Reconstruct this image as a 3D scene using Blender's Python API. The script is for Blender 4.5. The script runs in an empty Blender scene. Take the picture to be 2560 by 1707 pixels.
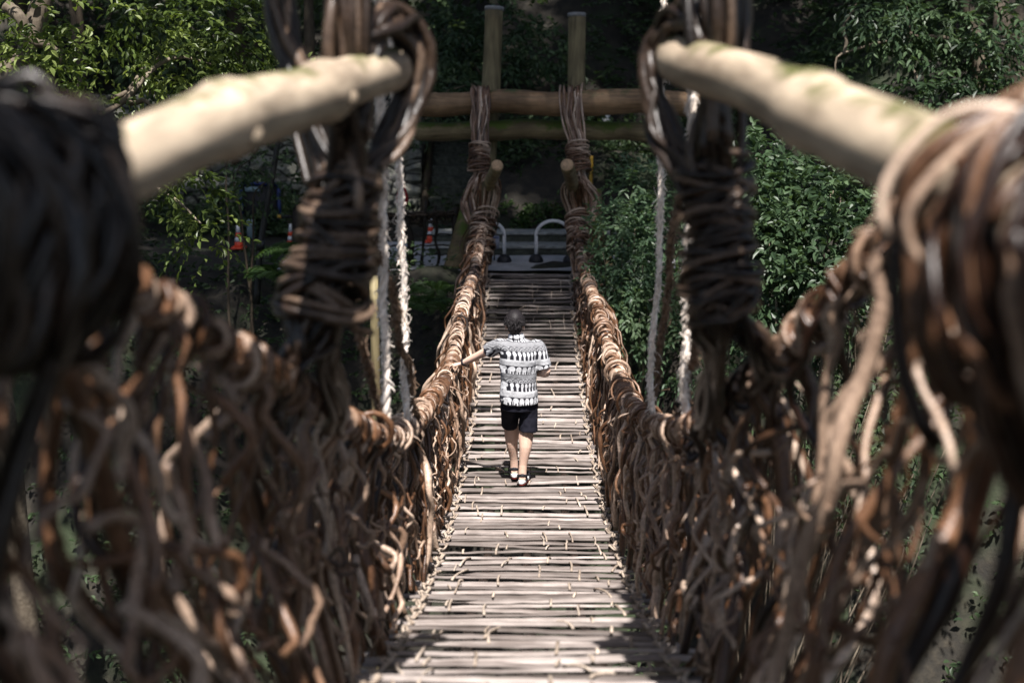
import bpy, math, random
import numpy as np
from mathutils import Vector, Matrix

# ------------------------------------------------------------------ camera
rnd = random.Random(7)
RNG = np.random.default_rng(11)
PITCH, YAW, CAMZ = 0.2142, 0.01265, 3.96
FOC, UC, VC = 3556.0, 1280.0, 853.5
sc = bpy.context.scene
col = sc.collection
cam_data = bpy.data.cameras.new("camera")
cam = bpy.data.objects.new("camera", cam_data)
col.objects.link(cam)
cam.location = (0, 0, CAMZ)
cam.rotation_euler = (math.pi / 2 - PITCH, 0, YAW)
cam_data.sensor_width = 36.0
cam_data.lens = 50.0
cam_data.clip_start = 0.05
cam_data.clip_end = 500
cam_data.dof.use_dof = True
cam_data.dof.focus_distance = 13.6
cam_data.dof.aperture_fstop = 1.35
sc.camera = cam

# ------------------------------------------------------------------ light
SUN_DIR = Vector((0.02, -0.46, 0.88)).normalized()       # towards the sun
world = bpy.data.worlds.new("World")
sc.world = world
world.use_nodes = True
wn = world.node_tree
bg = wn.nodes["Background"]
sky = wn.nodes.new("ShaderNodeTexSky")
sky.sky_type = 'NISHITA'
sky.sun_disc = False
sky.sun_elevation = math.asin(SUN_DIR.z)
sky.sun_rotation = math.atan2(SUN_DIR.x, SUN_DIR.y)
sky.dust_density = 2.0
wn.links.new(sky.outputs[0], bg.inputs[0])
bg.inputs[1].default_value = 0.056
sun_data = bpy.data.lights.new("sun", 'SUN')
sun_data.energy = 4.9
sun_data.angle = math.radians(0.6)
sun_data.color = (1.0, 0.96, 0.925)
sun = bpy.data.objects.new("sun", sun_data)
col.objects.link(sun)
sun.rotation_euler = SUN_DIR.to_track_quat('Z', 'Y').to_euler()
sc.view_settings.view_transform = 'Standard'
sc.view_settings.look = 'None'
sc.view_settings.exposure = 1.03
sc.view_settings.gamma = 1.0
sc.view_settings.use_curve_mapping = False
sc.cycles.max_bounces = 6
sc.cycles.diffuse_bounces = 3
sc.cycles.transmission_bounces = 3
sc.cycles.use_denoising = True

# ------------------------------------------------------------------ helpers
_r = np.array([math.cos(YAW), math.sin(YAW), 0.0])
_f = np.array([-math.sin(YAW) * math.cos(PITCH), math.cos(YAW) * math.cos(PITCH), -math.sin(PITCH)])
_u = np.cross(_r, _f)
CAM = np.array([0, 0, CAMZ])


def P(u, v, z):
    """surveyed point: bearing (u, v) of the photograph at depth z metres"""
    return CAM + (_f + _r * (u - UC) / FOC + _u * (VC - v) / FOC) * z


class MB:
    """collects tubes, boxes, leaves ... and links them as ONE mesh object"""

    def __init__(self):
        self.V, self.Q, self.T, self.tone, self.n = [], [], [], [], 0

    def add(self, V, Q=None, T=None, tone=0.5):
        V = np.asarray(V, float).reshape(-1, 3)
        self.V.append(V)
        if Q is not None and len(Q):
            self.Q.append(np.asarray(Q, int).reshape(-1, 4) + self.n)
        if T is not None and len(T):
            self.T.append(np.asarray(T, int).reshape(-1, 3) + self.n)
        t = np.asarray(tone, float)
        self.tone.append(np.full(len(V), float(t)) if t.ndim == 0 else t)
        self.n += len(V)

    def build(self, name, mat, parent=None, smooth=True):
        me = bpy.data.meshes.new(name)
        V = np.concatenate(self.V) if self.V else np.zeros((0, 3))
        Q = np.concatenate(self.Q) if self.Q else np.zeros((0, 4), int)
        T = np.concatenate(self.T) if self.T else np.zeros((0, 3), int)
        tone = np.concatenate(self.tone) if self.tone else np.zeros(0)
        origin = np.zeros(3)
        if parent is None and len(V):
            origin = np.array([(V[:, 0].min() + V[:, 0].max()) / 2, (V[:, 1].min() + V[:, 1].max()) / 2, V[:, 2].min()])
        elif parent is not None:
            origin = np.array(parent.matrix_world.translation)
        V = V - origin
        me.vertices.add(len(V))
        me.vertices.foreach_set("co", V.ravel())
        nl = Q.size + T.size
        me.loops.add(nl)
        me.loops.foreach_set("vertex_index", np.concatenate([Q.ravel(), T.ravel()]).astype(np.int32))
        tot = np.concatenate([np.full(len(Q), 4), np.full(len(T), 3)]).astype(np.int32)
        st = np.concatenate([[0], np.cumsum(tot)[:-1]]).astype(np.int32) if len(tot) else tot
        me.polygons.add(len(tot))
        me.polygons.foreach_set("loop_start", st)
        me.polygons.foreach_set("loop_total", tot)
        me.polygons.foreach_set("use_smooth", np.full(len(tot), smooth))
        at = me.attributes.new("tone", 'FLOAT', 'POINT')
        at.data.foreach_set("value", tone.astype(np.float32))
        me.update(calc_edges=True)
        me.validate()
        me.materials.append(mat)
        o = bpy.data.objects.new(name, me)
        col.objects.link(o)
        if parent is not None:
            o.parent = parent
        else:
            o.location = origin
        return o

    # ---- shapes
    def tube(self, pts, rad, k=7, tone=0.5, squash=1.0, cap=True):
        pts = np.asarray(pts, float)
        n = len(pts)
        rad = np.full(n, float(rad)) if np.ndim(rad) == 0 else np.asarray(rad, float)
        d = np.gradient(pts, axis=0)
        d /= np.linalg.norm(d, axis=1, keepdims=True) + 1e-9
        a = np.array([0, 0, 1.0]) if abs(d[0, 2]) < 0.9 else np.array([1.0, 0, 0])
        N = np.zeros_like(pts)
        nv = a - d[0] * a.dot(d[0])
        nv /= np.linalg.norm(nv)
        for i in range(n):
            nv = nv - d[i] * nv.dot(d[i])
            nv /= np.linalg.norm(nv) + 1e-9
            N[i] = nv
        B = np.cross(d, N)
        th = np.arange(k) * 2 * math.pi / k
        V = pts[:, None, :] + rad[:, None, None] * (np.cos(th)[None, :, None] * N[:, None, :] * squash + np.sin(th)[None, :, None] * B[:, None, :])
        V = V.reshape(-1, 3)
        i = np.arange(n - 1)[:, None] * k
        j = np.arange(k)[None, :]
        j2 = (j + 1) % k
        Q = np.stack([i + j, i + j2, i + k + j2, i + k + j], -1).reshape(-1, 4)
        T = []
        if cap:
            V = np.concatenate([V, pts[:1], pts[-1:]])
            c0, c1 = n * k, n * k + 1
            jj = np.arange(k)
            T = np.concatenate([np.stack([np.full(k, c0), (jj + 1) % k, jj], -1),
                                np.stack([np.full(k, c1), (n - 1) * k + jj, (n - 1) * k + (jj + 1) % k], -1)])
        self.add(V, Q, T, tone)

    def loft(self, rings, k=20, tone=0.5):
        """rings: (centre, axis_a, axis_b) ellipses"""
        V = []
        th = np.arange(k) * 2 * math.pi / k
        for c, a, b in rings:
            V.append(np.asarray(c, float)[None] + np.cos(th)[:, None] * np.asarray(a, float)[None] + np.sin(th)[:, None] * np.asarray(b, float)[None])
        n = len(rings)
        V = np.concatenate(V + [np.array([rings[0][0]], float), np.array([rings[-1][0]], float)])
        i = np.arange(n - 1)[:, None] * k
        j = np.arange(k)[None, :]
        j2 = (j + 1) % k
        Q = np.stack([i + j, i + j2, i + k + j2, i + k + j], -1).reshape(-1, 4)
        jj = np.arange(k)
        T = np.concatenate([np.stack([np.full(k, n * k), (jj + 1) % k, jj], -1),
                            np.stack([np.full(k, n * k + 1), (n - 1) * k + jj, (n - 1) * k + (jj + 1) % k], -1)])
        self.add(V, Q, T, tone)

    def box(self, c, s, rz=0.0, tone=0.5, bev=0.0, R=None):
        x, y, z = np.array(s) / 2
        b = min(bev, x * .9, y * .9, z * .9)
        if b <= 0:
            V = np.array([[sx * x, sy * y, sz * z] for sz in (-1, 1) for sy in (-1, 1) for sx in (-1, 1)])
            Q = [[0, 2, 3, 1], [4, 5, 7, 6], [0, 1, 5, 4], [2, 6, 7, 3], [0, 4, 6, 2], [1, 3, 7, 5]]
            T = []
        else:
            def oct_(X, Y):
                return [[-X + b, -Y], [X - b, -Y], [X, -Y + b], [X, Y - b], [X - b, Y], [-X + b, Y], [-X, Y - b], [-X, -Y + b]]
            lay = [(-z, b), (-z + b, 0), (z - b, 0), (z, b)]
            V, Q, T = [], [], []
            for zz, ins in lay:
                for px, py in oct_(x - ins * .999, y - ins * .999):
                    V.append([px, py, zz])
            for l in range(3):
                for j in range(8):
                    Q.append([l * 8 + j, l * 8 + (j + 1) % 8, l * 8 + 8 + (j + 1) % 8, l * 8 + 8 + j])
            V.append([0, 0, -z]); V.append([0, 0, z])
            for j in range(8):
                T.append([32, (j + 1) % 8, j]); T.append([33, 24 + j, 24 + (j + 1) % 8])
            V = np.array(V)
        if R is not None:
            V = V @ np.asarray(R).T
        elif rz:
            cs, sn = math.cos(rz), math.sin(rz)
            V = V @ np.array([[cs, -sn, 0], [sn, cs, 0], [0, 0, 1]]).T
        self.add(V + np.array(c), Q, T, tone)

    def leaves(self, Pp, A, N, L, W, tone, fold=0.25, droop=0.15):
        """two-quad folded, pointed leaves: base, sides, tip"""
        A = A / (np.linalg.norm(A, axis=1, keepdims=True) + 1e-9)
        S = np.cross(N, A)
        S /= np.linalg.norm(S, axis=1, keepdims=True) + 1e-9
        N = np.cross(A, S)
        L = L[:, None]; W = W[:, None]
        b = Pp
        l1 = Pp + A * L * .35 + S * W * .5 + N * W * fold
        l2 = Pp + A * L * .70 + S * W * .38 + N * (W * fold - L * droop * .4)
        tp = Pp + A * L - N * L * droop
        r1 = l1 - S * W
        r2 = l2 - S * W * .76
        V = np.stack([b, l1, l2, tp, r2, r1], 1).reshape(-1, 3)
        i = np.arange(len(Pp))[:, None] * 6
        Q = np.concatenate([i + np.array([[0, 3, 2, 1]]), i + np.array([[0, 5, 4, 3]])])
        self.add(V, Q, None, np.repeat(tone, 6))


def tag(o, label=None, cat=None, group=None, kind=None):
    if label: o["label"] = label
    if cat: o["category"] = cat
    if group: o["group"] = group
    if kind: o["kind"] = kind
    return o


def empty(name, loc, label=None, cat=None, group=None):
    o = bpy.data.objects.new(name, None)
    o.empty_display_size = 0.2
    col.objects.link(o)
    o.location = loc
    o.matrix_world = Matrix.Translation(loc)
    return tag(o, label, cat, group)


def catmull(pts, m):
    """m samples, even in arc length, of a smooth curve through pts"""
    p = np.asarray(pts, float)
    p = np.concatenate([[2 * p[0] - p[1]], p, [2 * p[-1] - p[-2]]])
    out = []
    for i in range(1, len(p) - 2):
        t = np.linspace(0, 1, 12, endpoint=False)[:, None]
        a, b, c, d = p[i - 1], p[i], p[i + 1], p[i + 2]
        out.append(.5 * (2 * b + (c - a) * t + (2 * a - 5 * b + 4 * c - d) * t * t + (3 * b - a - 3 * c + d) * t ** 3))
    out = np.concatenate(out + [p[-2:-1]])
    s = np.concatenate([[0], np.cumsum(np.linalg.norm(np.diff(out, axis=0), axis=1))])
    q = np.linspace(0, s[-1], m)
    return np.stack([np.interp(q, s, out[:, k]) for k in range(out.shape[1])], 1)


def wig(n, amp, freq, g=RNG):
    """smooth random 3-D wiggle along n samples"""
    t = np.linspace(0, 1, n)[:, None]
    o = np.zeros((n, 3))
    for k in range(1, 4):
        o += g.normal(size=(1, 3)) * np.sin(2 * math.pi * (t * freq * k * g.uniform(.6, 1.3) + g.uniform(0, 1, (1, 3)))) / k
    return o * amp


def knobby(n, r, g=RNG):
    """vine radius with taper, knots and swellings"""
    t = np.linspace(0, 1, n)
    q = 1 + .10 * np.sin(2 * math.pi * (t * g.uniform(1, 4) + g.uniform())) + .07 * g.normal(size=n)
    if g.uniform() < .5:
        q += .45 * np.exp(-((t - g.uniform(.1, .9)) / .045) ** 2)
    return r * np.clip(q, .6, 1.7)


def split_parts(items, name, mat, parent, stuff_label=None, limit=100, k=7):
    """items: (pts, rad, tone, squash); the largest in view become parts, the rest one stuff part"""
    def size(it):
        c = it[0][len(it[0]) // 2]
        dist = np.linalg.norm(c - CAM)
        vis = 1.0 if c[1] > 2.6 else .05
        return -vis * np.mean(it[1]) / dist
    items = sorted(items, key=size)
    for it in items[:limit]:
        mb = MB()
        mb.tube(it[0], it[1], k, it[2], it[3] if len(it) > 3 else 1.0)
        mb.build(name, mat, parent)
    if items[limit:]:
        mb = MB()
        for it in items[limit:]:
            mb.tube(it[0], it[1], k, it[2], it[3] if len(it) > 3 else 1.0)
        tag(mb.build("thin_" + name, mat, parent), kind="stuff")


# ------------------------------------------------------------------ materials
def new_mat(name):
    m = bpy.data.materials.new(name)
    m.use_nodes = True
    nt = m.node_tree
    return m, nt, nt.nodes["Principled BSDF"]


def node(nt, t, **kw):
    n = nt.nodes.new(t)
    for k, v in kw.items():
        setattr(n, k, v)
    return n


def ramp(nt, fac, stops, interp='LINEAR'):
    r = node(nt, "ShaderNodeValToRGB")
    r.color_ramp.interpolation = interp
    el = r.color_ramp.elements
    while len(el) < len(stops):
        el.new(.5)
    for e, (p, c) in zip(el, stops):
        e.position = p
        e.color = (*c, 1) if len(c) == 3 else c
    nt.links.new(fac, r.inputs[0])
    return r.outputs[0]


def mixc(nt, fac, a, b, mode='MIX'):
    n = node(nt, "ShaderNodeMix", data_type='RGBA', blend_type=mode)
    for sock, val in ((n.inputs[0], fac), (n.inputs[6], a), (n.inputs[7], b)):
        if isinstance(val, bpy.types.NodeSocket):
            nt.links.new(val, sock)
        elif isinstance(val, (int, float)):
            sock.default_value = val
        else:
            sock.default_value = (*val, 1)
    return n.outputs[2]


def noise(nt, scale, detail=4, rough=.55, vec=None, sc3=None):
    tc = node(nt, "ShaderNodeTexCoord")
    v = tc.outputs["Object"] if vec is None else vec
    if sc3 is not None:
        mp = node(nt, "ShaderNodeMapping")
        mp.inputs["Scale"].default_value = sc3
        nt.links.new(v, mp.inputs[0])
        v = mp.outputs[0]
    n = node(nt, "ShaderNodeTexNoise")
    n.inputs["Scale"].default_value = scale
    n.inputs["Detail"].default_value = detail
    n.inputs["Roughness"].default_value = rough
    nt.links.new(v, n.inputs["Vector"])
    return n.outputs["Fac"]


def bump(nt, b, h, strength=.4, dist=.01):
    n = node(nt, "ShaderNodeBump")
    n.inputs["Strength"].default_value = strength
    n.inputs["Distance"].default_value = dist
    nt.links.new(h, n.inputs["Height"])
    nt.links.new(n.outputs[0], b.inputs["Normal"])


def bark_mat(name, dark, mid, light, rough=.55, scale=40, spec=.4, moss=None, sc3=None, bstr=.5, lo=(.42, .38, .36)):
    m, nt, b = new_mat(name)
    at = node(nt, "ShaderNodeAttribute", attribute_name="tone")
    c = ramp(nt, at.outputs["Fac"], [(0, dark), (.5, mid), (1, light)])
    n1 = noise(nt, scale, 5, .6, sc3=sc3)
    n2 = noise(nt, scale * .12, 3)
    c = mixc(nt, 1.0, c, ramp(nt, n1, [(.25, lo), (.62, (1.15, 1.1, 1.05))]), 'MULTIPLY')
    c = mixc(nt, 1.0, c, ramp(nt, n2, [(.3, tuple(.35 + .5 * q for q in lo) if lo[0] > .5 else (.62, .58, .55)), (.7, (1.2, 1.18, 1.15))]), 'MULTIPLY')
    if moss:
        g = node(nt, "ShaderNodeNewGeometry")
        sx = node(nt, "ShaderNodeSeparateXYZ")
        nt.links.new(g.outputs["Normal"], sx.inputs[0])
        n3 = noise(nt, 3.0, 5, .65)
        ad = node(nt, "ShaderNodeMath", operation='MULTIPLY_ADD')
        nt.links.new(sx.outputs[2], ad.inputs[0]); ad.inputs[1].default_value = .25
        nt.links.new(n3, ad.inputs[2])
        c = mixc(nt, ramp(nt, ad.outputs[0], [(moss[1], (0, 0, 0)), (moss[1] + .13, (1, 1, 1))]), c, moss[0])
    nt.links.new(c, b.inputs["Base Color"])
    b.inputs["Roughness"].default_value = rough
    b.inputs["Specular IOR Level"].default_value = spec
    bump(nt, b, n1, bstr, .006)
    return m


def plain(name, c, rough=.6, spec=.3, var=.25, scale=20, metal=0.0):
    m, nt, b = new_mat(name)
    n1 = noise(nt, scale, 4)
    lo = tuple(x * (1 - var) for x in c); hi = tuple(min(1, x * (1 + var)) for x in c)
    nt.links.new(ramp(nt, n1, [(.3, lo), (.7, hi)]), b.inputs["Base Color"])
    b.inputs["Roughness"].default_value = rough
    b.inputs["Specular IOR Level"].default_value = spec
    b.inputs["Metallic"].default_value = metal
    return m


def leaf_mat(name, dark, mid, light, trans=.35, rough=.42, spec=.35):
    m, nt, b = new_mat(name)
    at = node(nt, "ShaderNodeAttribute", attribute_name="tone")
    c = ramp(nt, at.outputs["Fac"], [(0, dark), (.5, mid), (1, light)])
    nt.links.new(c, b.inputs["Base Color"])
    b.inputs["Roughness"].default_value = rough
    b.inputs["Specular IOR Level"].default_value = spec * .7
    tr = node(nt, "ShaderNodeBsdfTranslucent")
    nt.links.new(mixc(nt, 1.0, c, (1.3, 1.35, .6), 'MULTIPLY'), tr.inputs[0])
    mx = node(nt, "ShaderNodeMixShader")
    mx.inputs[0].default_value = trans
    out = nt.nodes["Material Output"]
    nt.links.new(b.outputs[0], mx.inputs[1]); nt.links.new(tr.outputs[0], mx.inputs[2])
    nt.links.new(mx.outputs[0], out.inputs[0])
    return m


M = {}
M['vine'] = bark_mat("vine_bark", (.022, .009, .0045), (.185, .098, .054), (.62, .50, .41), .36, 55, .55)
M['vine_shaded'] = bark_mat("shade_darkened_vine_bark", (.010, .006, .004), (.036, .022, .014), (.24, .175, .13), .38, 45, .6)  # darker copy of vine bark; shade on bundles and hangers put into colour
M['slat'] = bark_mat("weathered_slat_wood", (.120, .105, .100), (.235, .213, .208), (.400, .372, .368), .6, 30, .35, sc3=(.12, 1.6, 1.6), bstr=.9)
M['lash'] = bark_mat("pale_lashing", (.36, .30, .25), (.48, .42, .36), (.60, .54, .48), .6, 60, .3)
M['log'] = bark_mat("peeled_log", (.42, .36, .28), (.55, .475, .375), (.64, .565, .46), .5, 9, .35, moss=((.10, .11, .03), .70), bstr=.35, sc3=(1.5, .18, 1.5))
M['beam'] = bark_mat("old_beam_wood", (.12, .08, .045), (.25, .165, .095), (.42, .29, .17), .6, 14, .35, moss=((.075, .085, .03), .74), sc3=(.12, 1.6, 1.6))
M['mossy'] = bark_mat("mossy_beam_wood", (.12, .10, .06), (.20, .165, .095), (.28, .23, .13), .7, 14, .25, moss=((.085, .12, .02), .58), sc3=(.12, 1.6, 1.6))
M['post'] = bark_mat("greenish_post_wood", (.13, .11, .06), (.20, .175, .10), (.28, .24, .14), .65, 10, .3, moss=((.07, .085, .03), .75), sc3=(1.6, 1.6, .12))
M['cap'] = plain("grey_post_cap", (.20, .20, .20), .6)
M['rope'] = bark_mat("shaggy_pale_rope", (.66, .60, .54), (.84, .79, .74), (.92, .88, .84), .75, 60, .2, lo=(.72, .68, .66))
M['rope_dark'] = bark_mat("shaggy_brown_rope", (.09, .06, .042), (.18, .125, .088), (.30, .22, .165), .7, 60, .25)
M['stub'] = bark_mat("stub_log_wood", (.16, .13, .07), (.24, .20, .11), (.36, .30, .18), .6, 10, .3, moss=((.10, .11, .04), .72))
M['cut'] = plain("cut_wood_end", (.42, .28, .17), .7, .2, .35, 40)
M['trunk'] = bark_mat("forest_bark", (.035, .030, .022), (.06, .05, .036), (.11, .095, .075), .8, 12, .2, moss=((.05, .06, .02), .7), sc3=(1.5, 1.5, .2))
M['branch'] = bark_mat("grey_branch_bark", (.10, .085, .065), (.17, .15, .12), (.26, .23, .18), .75, 20, .2)
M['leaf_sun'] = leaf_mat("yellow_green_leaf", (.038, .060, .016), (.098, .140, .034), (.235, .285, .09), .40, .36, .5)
M['leaf_mid'] = leaf_mat("green_leaf", (.026, .046, .023), (.046, .080, .038), (.088, .135, .064), .26, .4, .45)
M['leaf_cool'] = leaf_mat("cool_green_leaf", (.048, .086, .047), (.092, .150, .083), (.155, .225, .12), .3, .40, .5)
M['leaf_dark'] = leaf_mat("dark_forest_leaf", (.026, .044, .022), (.050, .080, .036), (.085, .125, .055), .25, .45, .35)
M['leaf_canopy'] = leaf_mat("canopy_leaf", (.03, .05, .012), (.05, .08, .02), (.08, .12, .03), .2, .5, .3)
M['fern'] = leaf_mat("fern_green", (.025, .050, .018), (.045, .085, .028), (.08, .13, .04), .35)

# ------------------------------------------------------------------ terrain
def sstep(t):
    t = np.clip(t, 0, 1)
    return t * t * (3 - 2 * t)


def ground_z(x, y):
    x = np.asarray(x, float); y = np.asarray(y, float)
    lip = 23.9 - .9 * sstep((x - 1.5) / 3) + .25 * np.sin(x * 1.3) - .5 * sstep((-x - 2) / 5)
    gorge = -9.0 * (1 - sstep((y - (lip - 9.5)) / 9.5))
    near = 12.0 * sstep((-y + 1.0) / 9.0)
    hill = np.where(x < -.2, 1.05, 1.0) * np.maximum(0, y - np.where(x < -1.1, 33.0, 30.0)) * .95
    step = np.where(x < -1.1, 0, 1.0) * sstep((y - 26.25) / 2.5) * 1.6
    rb = 2.6 * sstep((x - 2.2) / 5) * sstep((y - 12) / 9) * (1 - .5 * sstep((y - 26) / 6))
    lb = 4.0 * sstep((-x - 7) / 8) * sstep((y - 10) / 8)
    rough = .10 * np.sin(x * 2.1 + y * 1.3) + .07 * np.sin(x * 4.7 - y * 3.1)
    flat = sstep((y - lip - .1) / .4) * (1 - sstep((y - 27.6) / 2)) * (np.abs(x) < 8) * np.where(x < -1.1, 1, 1 - sstep((y - 26.2) / .6))
    return gorge + near + hill + step + rb + lb + rough * (1 - flat)


m, nt, b = new_mat("dark_forest_soil")
n1 = noise(nt, 6, 6, .65); n2 = noise(nt, .6, 3)
c = ramp(nt, n1, [(.3, (.008, .007, .005)), (.55, (.022, .018, .012)), (.75, (.042, .034, .022))])
c = mixc(nt, ramp(nt, n2, [(.5, (0, 0, 0)), (.65, (1, 1, 1))]), c, (.022, .032, .012))
nt.links.new(c, b.inputs["Base Color"]); b.inputs["Roughness"].default_value = .9
bump(nt, b, n1, .8, .05)
M['soil'] = m
gx = np.concatenate([np.linspace(-70, -15, 23), np.linspace(-14.6, 14.6, 110), np.linspace(15, 70, 23)])
gy = np.concatenate([np.linspace(-25, 9.5, 26), np.linspace(10, 34, 97), np.linspace(35, 75, 27)])
X, Y = np.meshgrid(gx, gy)
Z = ground_z(X, Y)
Vg = np.stack([X, Y, Z], -1).reshape(-1, 3)
nx, ny = len(gx), len(gy)
ii = (np.arange(ny - 1)[:, None] * nx + np.arange(nx - 1)[None, :]).ravel()
mb = MB(); mb.add(Vg, np.stack([ii, ii + 1, ii + nx + 1, ii + nx], -1))
tag(mb.build("ground", M['soil']), kind="structure")

# gravel landing at the far end, path beside it
m, nt, b = new_mat("grey_gravel")
n1 = noise(nt, 90, 5, .7); n2 = noise(nt, 3, 3)
c = ramp(nt, n1, [(.3, (.30, .30, .31)), (.6, (.52, .52, .54)), (.75, (.64, .64, .65))])
c = mixc(nt, 1.0, c, ramp(nt, n2, [(.3, (.75, .75, .75)), (.7, (1.1, 1.1, 1.1))]), 'MULTIPLY')
nt.links.new(c, b.inputs["Base Color"]); b.inputs["Roughness"].default_value = .85
bump(nt, b, n1, .6, .01)
M['gravel'] = m
mb = MB()
gx2 = np.linspace(-4.3, 3.2, 60); gy2 = np.linspace(23.66, 27.0, 22)
X, Y = np.meshgrid(gx2, gy2)
V2 = np.stack([X, Y, np.maximum(ground_z(X, Y), -.05) * 0 + .035 + .006 * np.sin(X * 5) * np.cos(Y * 4)], -1).reshape(-1, 3)
ii = (np.arange(21)[:, None] * 60 + np.arange(59)[None, :]).ravel()
mb.add(V2, np.stack([ii, ii + 1, ii + 61, ii + 60], -1))
tag(mb.build("gravel_path", M['gravel']), kind="structure")

# ------------------------------------------------------------------ deck profile
W_DECK = 1.35
meas = [(1707, 932, 1715), (1560, 1020, 1638), (1460, 1070, 1568), (1350, 1117, 1537), (1240, 1150, 1507),
        (1100, 1178, 1480), (1000, 1192, 1464), (880, 1206, 1447), (760, 1219, 1433), (690, 1221, 1424)]
prof = []
for v, a, c_ in meas:
    zc = FOC * W_DECK / (c_ - a)
    q = P((a + c_) / 2, v, zc)
    prof.append((q[1], q[2]))
prof = np.array(prof)
co = np.polyfit(prof[:, 0], prof[:, 1], 4)


def deck_z(y):
    y = np.asarray(y, float)
    y0, y1 = prof[0, 0], prof[-1, 0]
    yy = np.clip(y, y0, y1)
    z = np.polyval(co, yy)
    d0 = np.polyval(np.polyder(co), y0)
    return z + np.minimum(0, y - y0) * d0


END_Y = float(prof[-1, 0])
print("deck:", [(round(float(a), 2), round(float(b_), 2), round(float(deck_z(a)), 2)) for a, b_ in prof])
DECK_SHIFT = .05 - float(deck_z(END_Y))
print("deck end shift", DECK_SHIFT)

# deck: split-log slats lashed to vine stringers
deck = empty("bridge_deck", (0, 14, float(deck_z(14))), "sagging footbridge deck of pale weathered split logs with dark gaps between them", "bridge deck")
ys, y = [], 5.3
while y < END_Y + .27:
    ys.append(y)
    sl = float(np.polyval(np.polyder(co), np.clip(y, prof[0, 0], END_Y)))
    st = float(np.interp(y, [6, 9, 13, 18, 23], [.192, .186, .170, .180, .200])) * (rnd.choice([.8, .88, .95, 1, 1.05, 1.15, 1.3]) if y < 18 else rnd.uniform(.94, 1.06))
    y += st / math.sqrt(1 + sl * sl)
slats = []
for y in ys:
    n = 18
    half = rnd.uniform(.70, .80)
    xs = np.linspace(-half - rnd.uniform(0, .06), half + rnd.uniform(0, .06), n)
    pts = np.zeros((n, 3))
    pts[:, 0] = xs
    pts[:, 1] = y + rnd.gauss(0, .012) + xs * rnd.gauss(0, .012) + .010 * np.sin(xs * rnd.uniform(1.5, 4) + rnd.uniform(0, 6)) + RNG.normal(size=n) * .002
    zb = deck_z(y)
    pts[:, 2] = zb - .014 + rnd.gauss(0, .005) + xs * rnd.gauss(0, .008) + .006 * np.sin(xs * rnd.uniform(2, 5) + rnd.uniform(0, 6)) + RNG.normal(size=n) * .0015
    w = float(np.interp(y, [6, 9, 12, 24], [.023, .025, .028, .034])) * (rnd.choice([.72, .85, .95, 1, 1.1, 1.2, 1.5]) if y < 18 else rnd.uniform(.9, 1.1))
    r = w * (1 + .10 * np.sin(xs * rnd.uniform(2, 6) + rnd.uniform(0, 6)) + RNG.normal(size=n) * .04)
    if rnd.random() < .16:      # a short or broken pole
        r[:rnd.randint(2, 5)] *= .12
    slats.append((pts, r, rnd.uniform(.0, 1), float(np.interp(y, [6, 12, 18, 23], [.42, .54, .60, .62])) * rnd.uniform(.85, 1.2)))
split_parts(slats, "slat", M['slat'], deck, limit=100, k=10)
# stringers under the slats
for x in (-.68, -.34, 0, .34, .68):
    yy = np.linspace(3.5, END_Y - .1, 70)
    pts = np.stack([x + .02 * np.sin(yy * 1.7 + x * 9), yy, deck_z(yy) - .085 + .008 * np.sin(yy * 3)], 1)
    mb = MB(); mb.tube(pts, .034, 7, .25); mb.build("stringer", M['vine_shaded'], deck)
# lashings over the slats
las = []
for i in range(len(ys) - 3):
    dens = .75 if ys[i] < 13.5 else (.55 if ys[i] < 19 else .3)
    for xb in (-.50, -.22, .10, .30, .52):
        if rnd.random() > dens * .50:
            continue
        sp = rnd.choice([1, 1, 1, 2, 2])
        x0 = xb + rnd.gauss(0, .035)
        x1 = x0 + (rnd.gauss(0, .02) if rnd.random() < .75 else rnd.gauss(0, .07))
        ya, yb_ = ys[i] - .055, ys[i + sp] - .03
        if sp == 1 and rnd.random() < .5:
            yb_ = ys[i] + .06
        n = 9
        t = np.linspace(0, 1, n)
        yy = ya + (yb_ - ya) * t
        arch = np.sin(math.pi * t) ** .5
        pts = np.stack([x0 + (x1 - x0) * t + .004 * np.sin(5 * t + i), yy, deck_z(yy) - .006 + .016 * arch + rnd.uniform(0, .008) * np.sin(math.pi * t)], 1)
        las.append((pts, np.full(n, rnd.uniform(.006, .0095)), rnd.uniform(.3, 1), 1.0))
for s in (-1, 1):   # continuous edge lashing, slat to slat
    for i in range(len(ys) - 1):
        for q in range(2):
            n = 8
            t = np.linspace(0, 1, n)
            x0 = s * (.645 + .05 * (i % 2) + rnd.gauss(0, .012)); x1 = s * (.645 + .05 * ((i + 1) % 2) + rnd.gauss(0, .012))
            yy = ys[i] + (ys[i + 1] - ys[i]) * t + (q - .5) * .03
            pts = np.stack([x0 + (x1 - x0) * t, yy, deck_z(yy) + .008 + .012 * np.cos(2 * math.pi * t)], 1)
            las.append((pts, np.full(n, rnd.uniform(.007, .011)), rnd.uniform(0, .8), 1.0))
split_parts(las, "lashing", M['lash'], deck, k=5)

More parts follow.
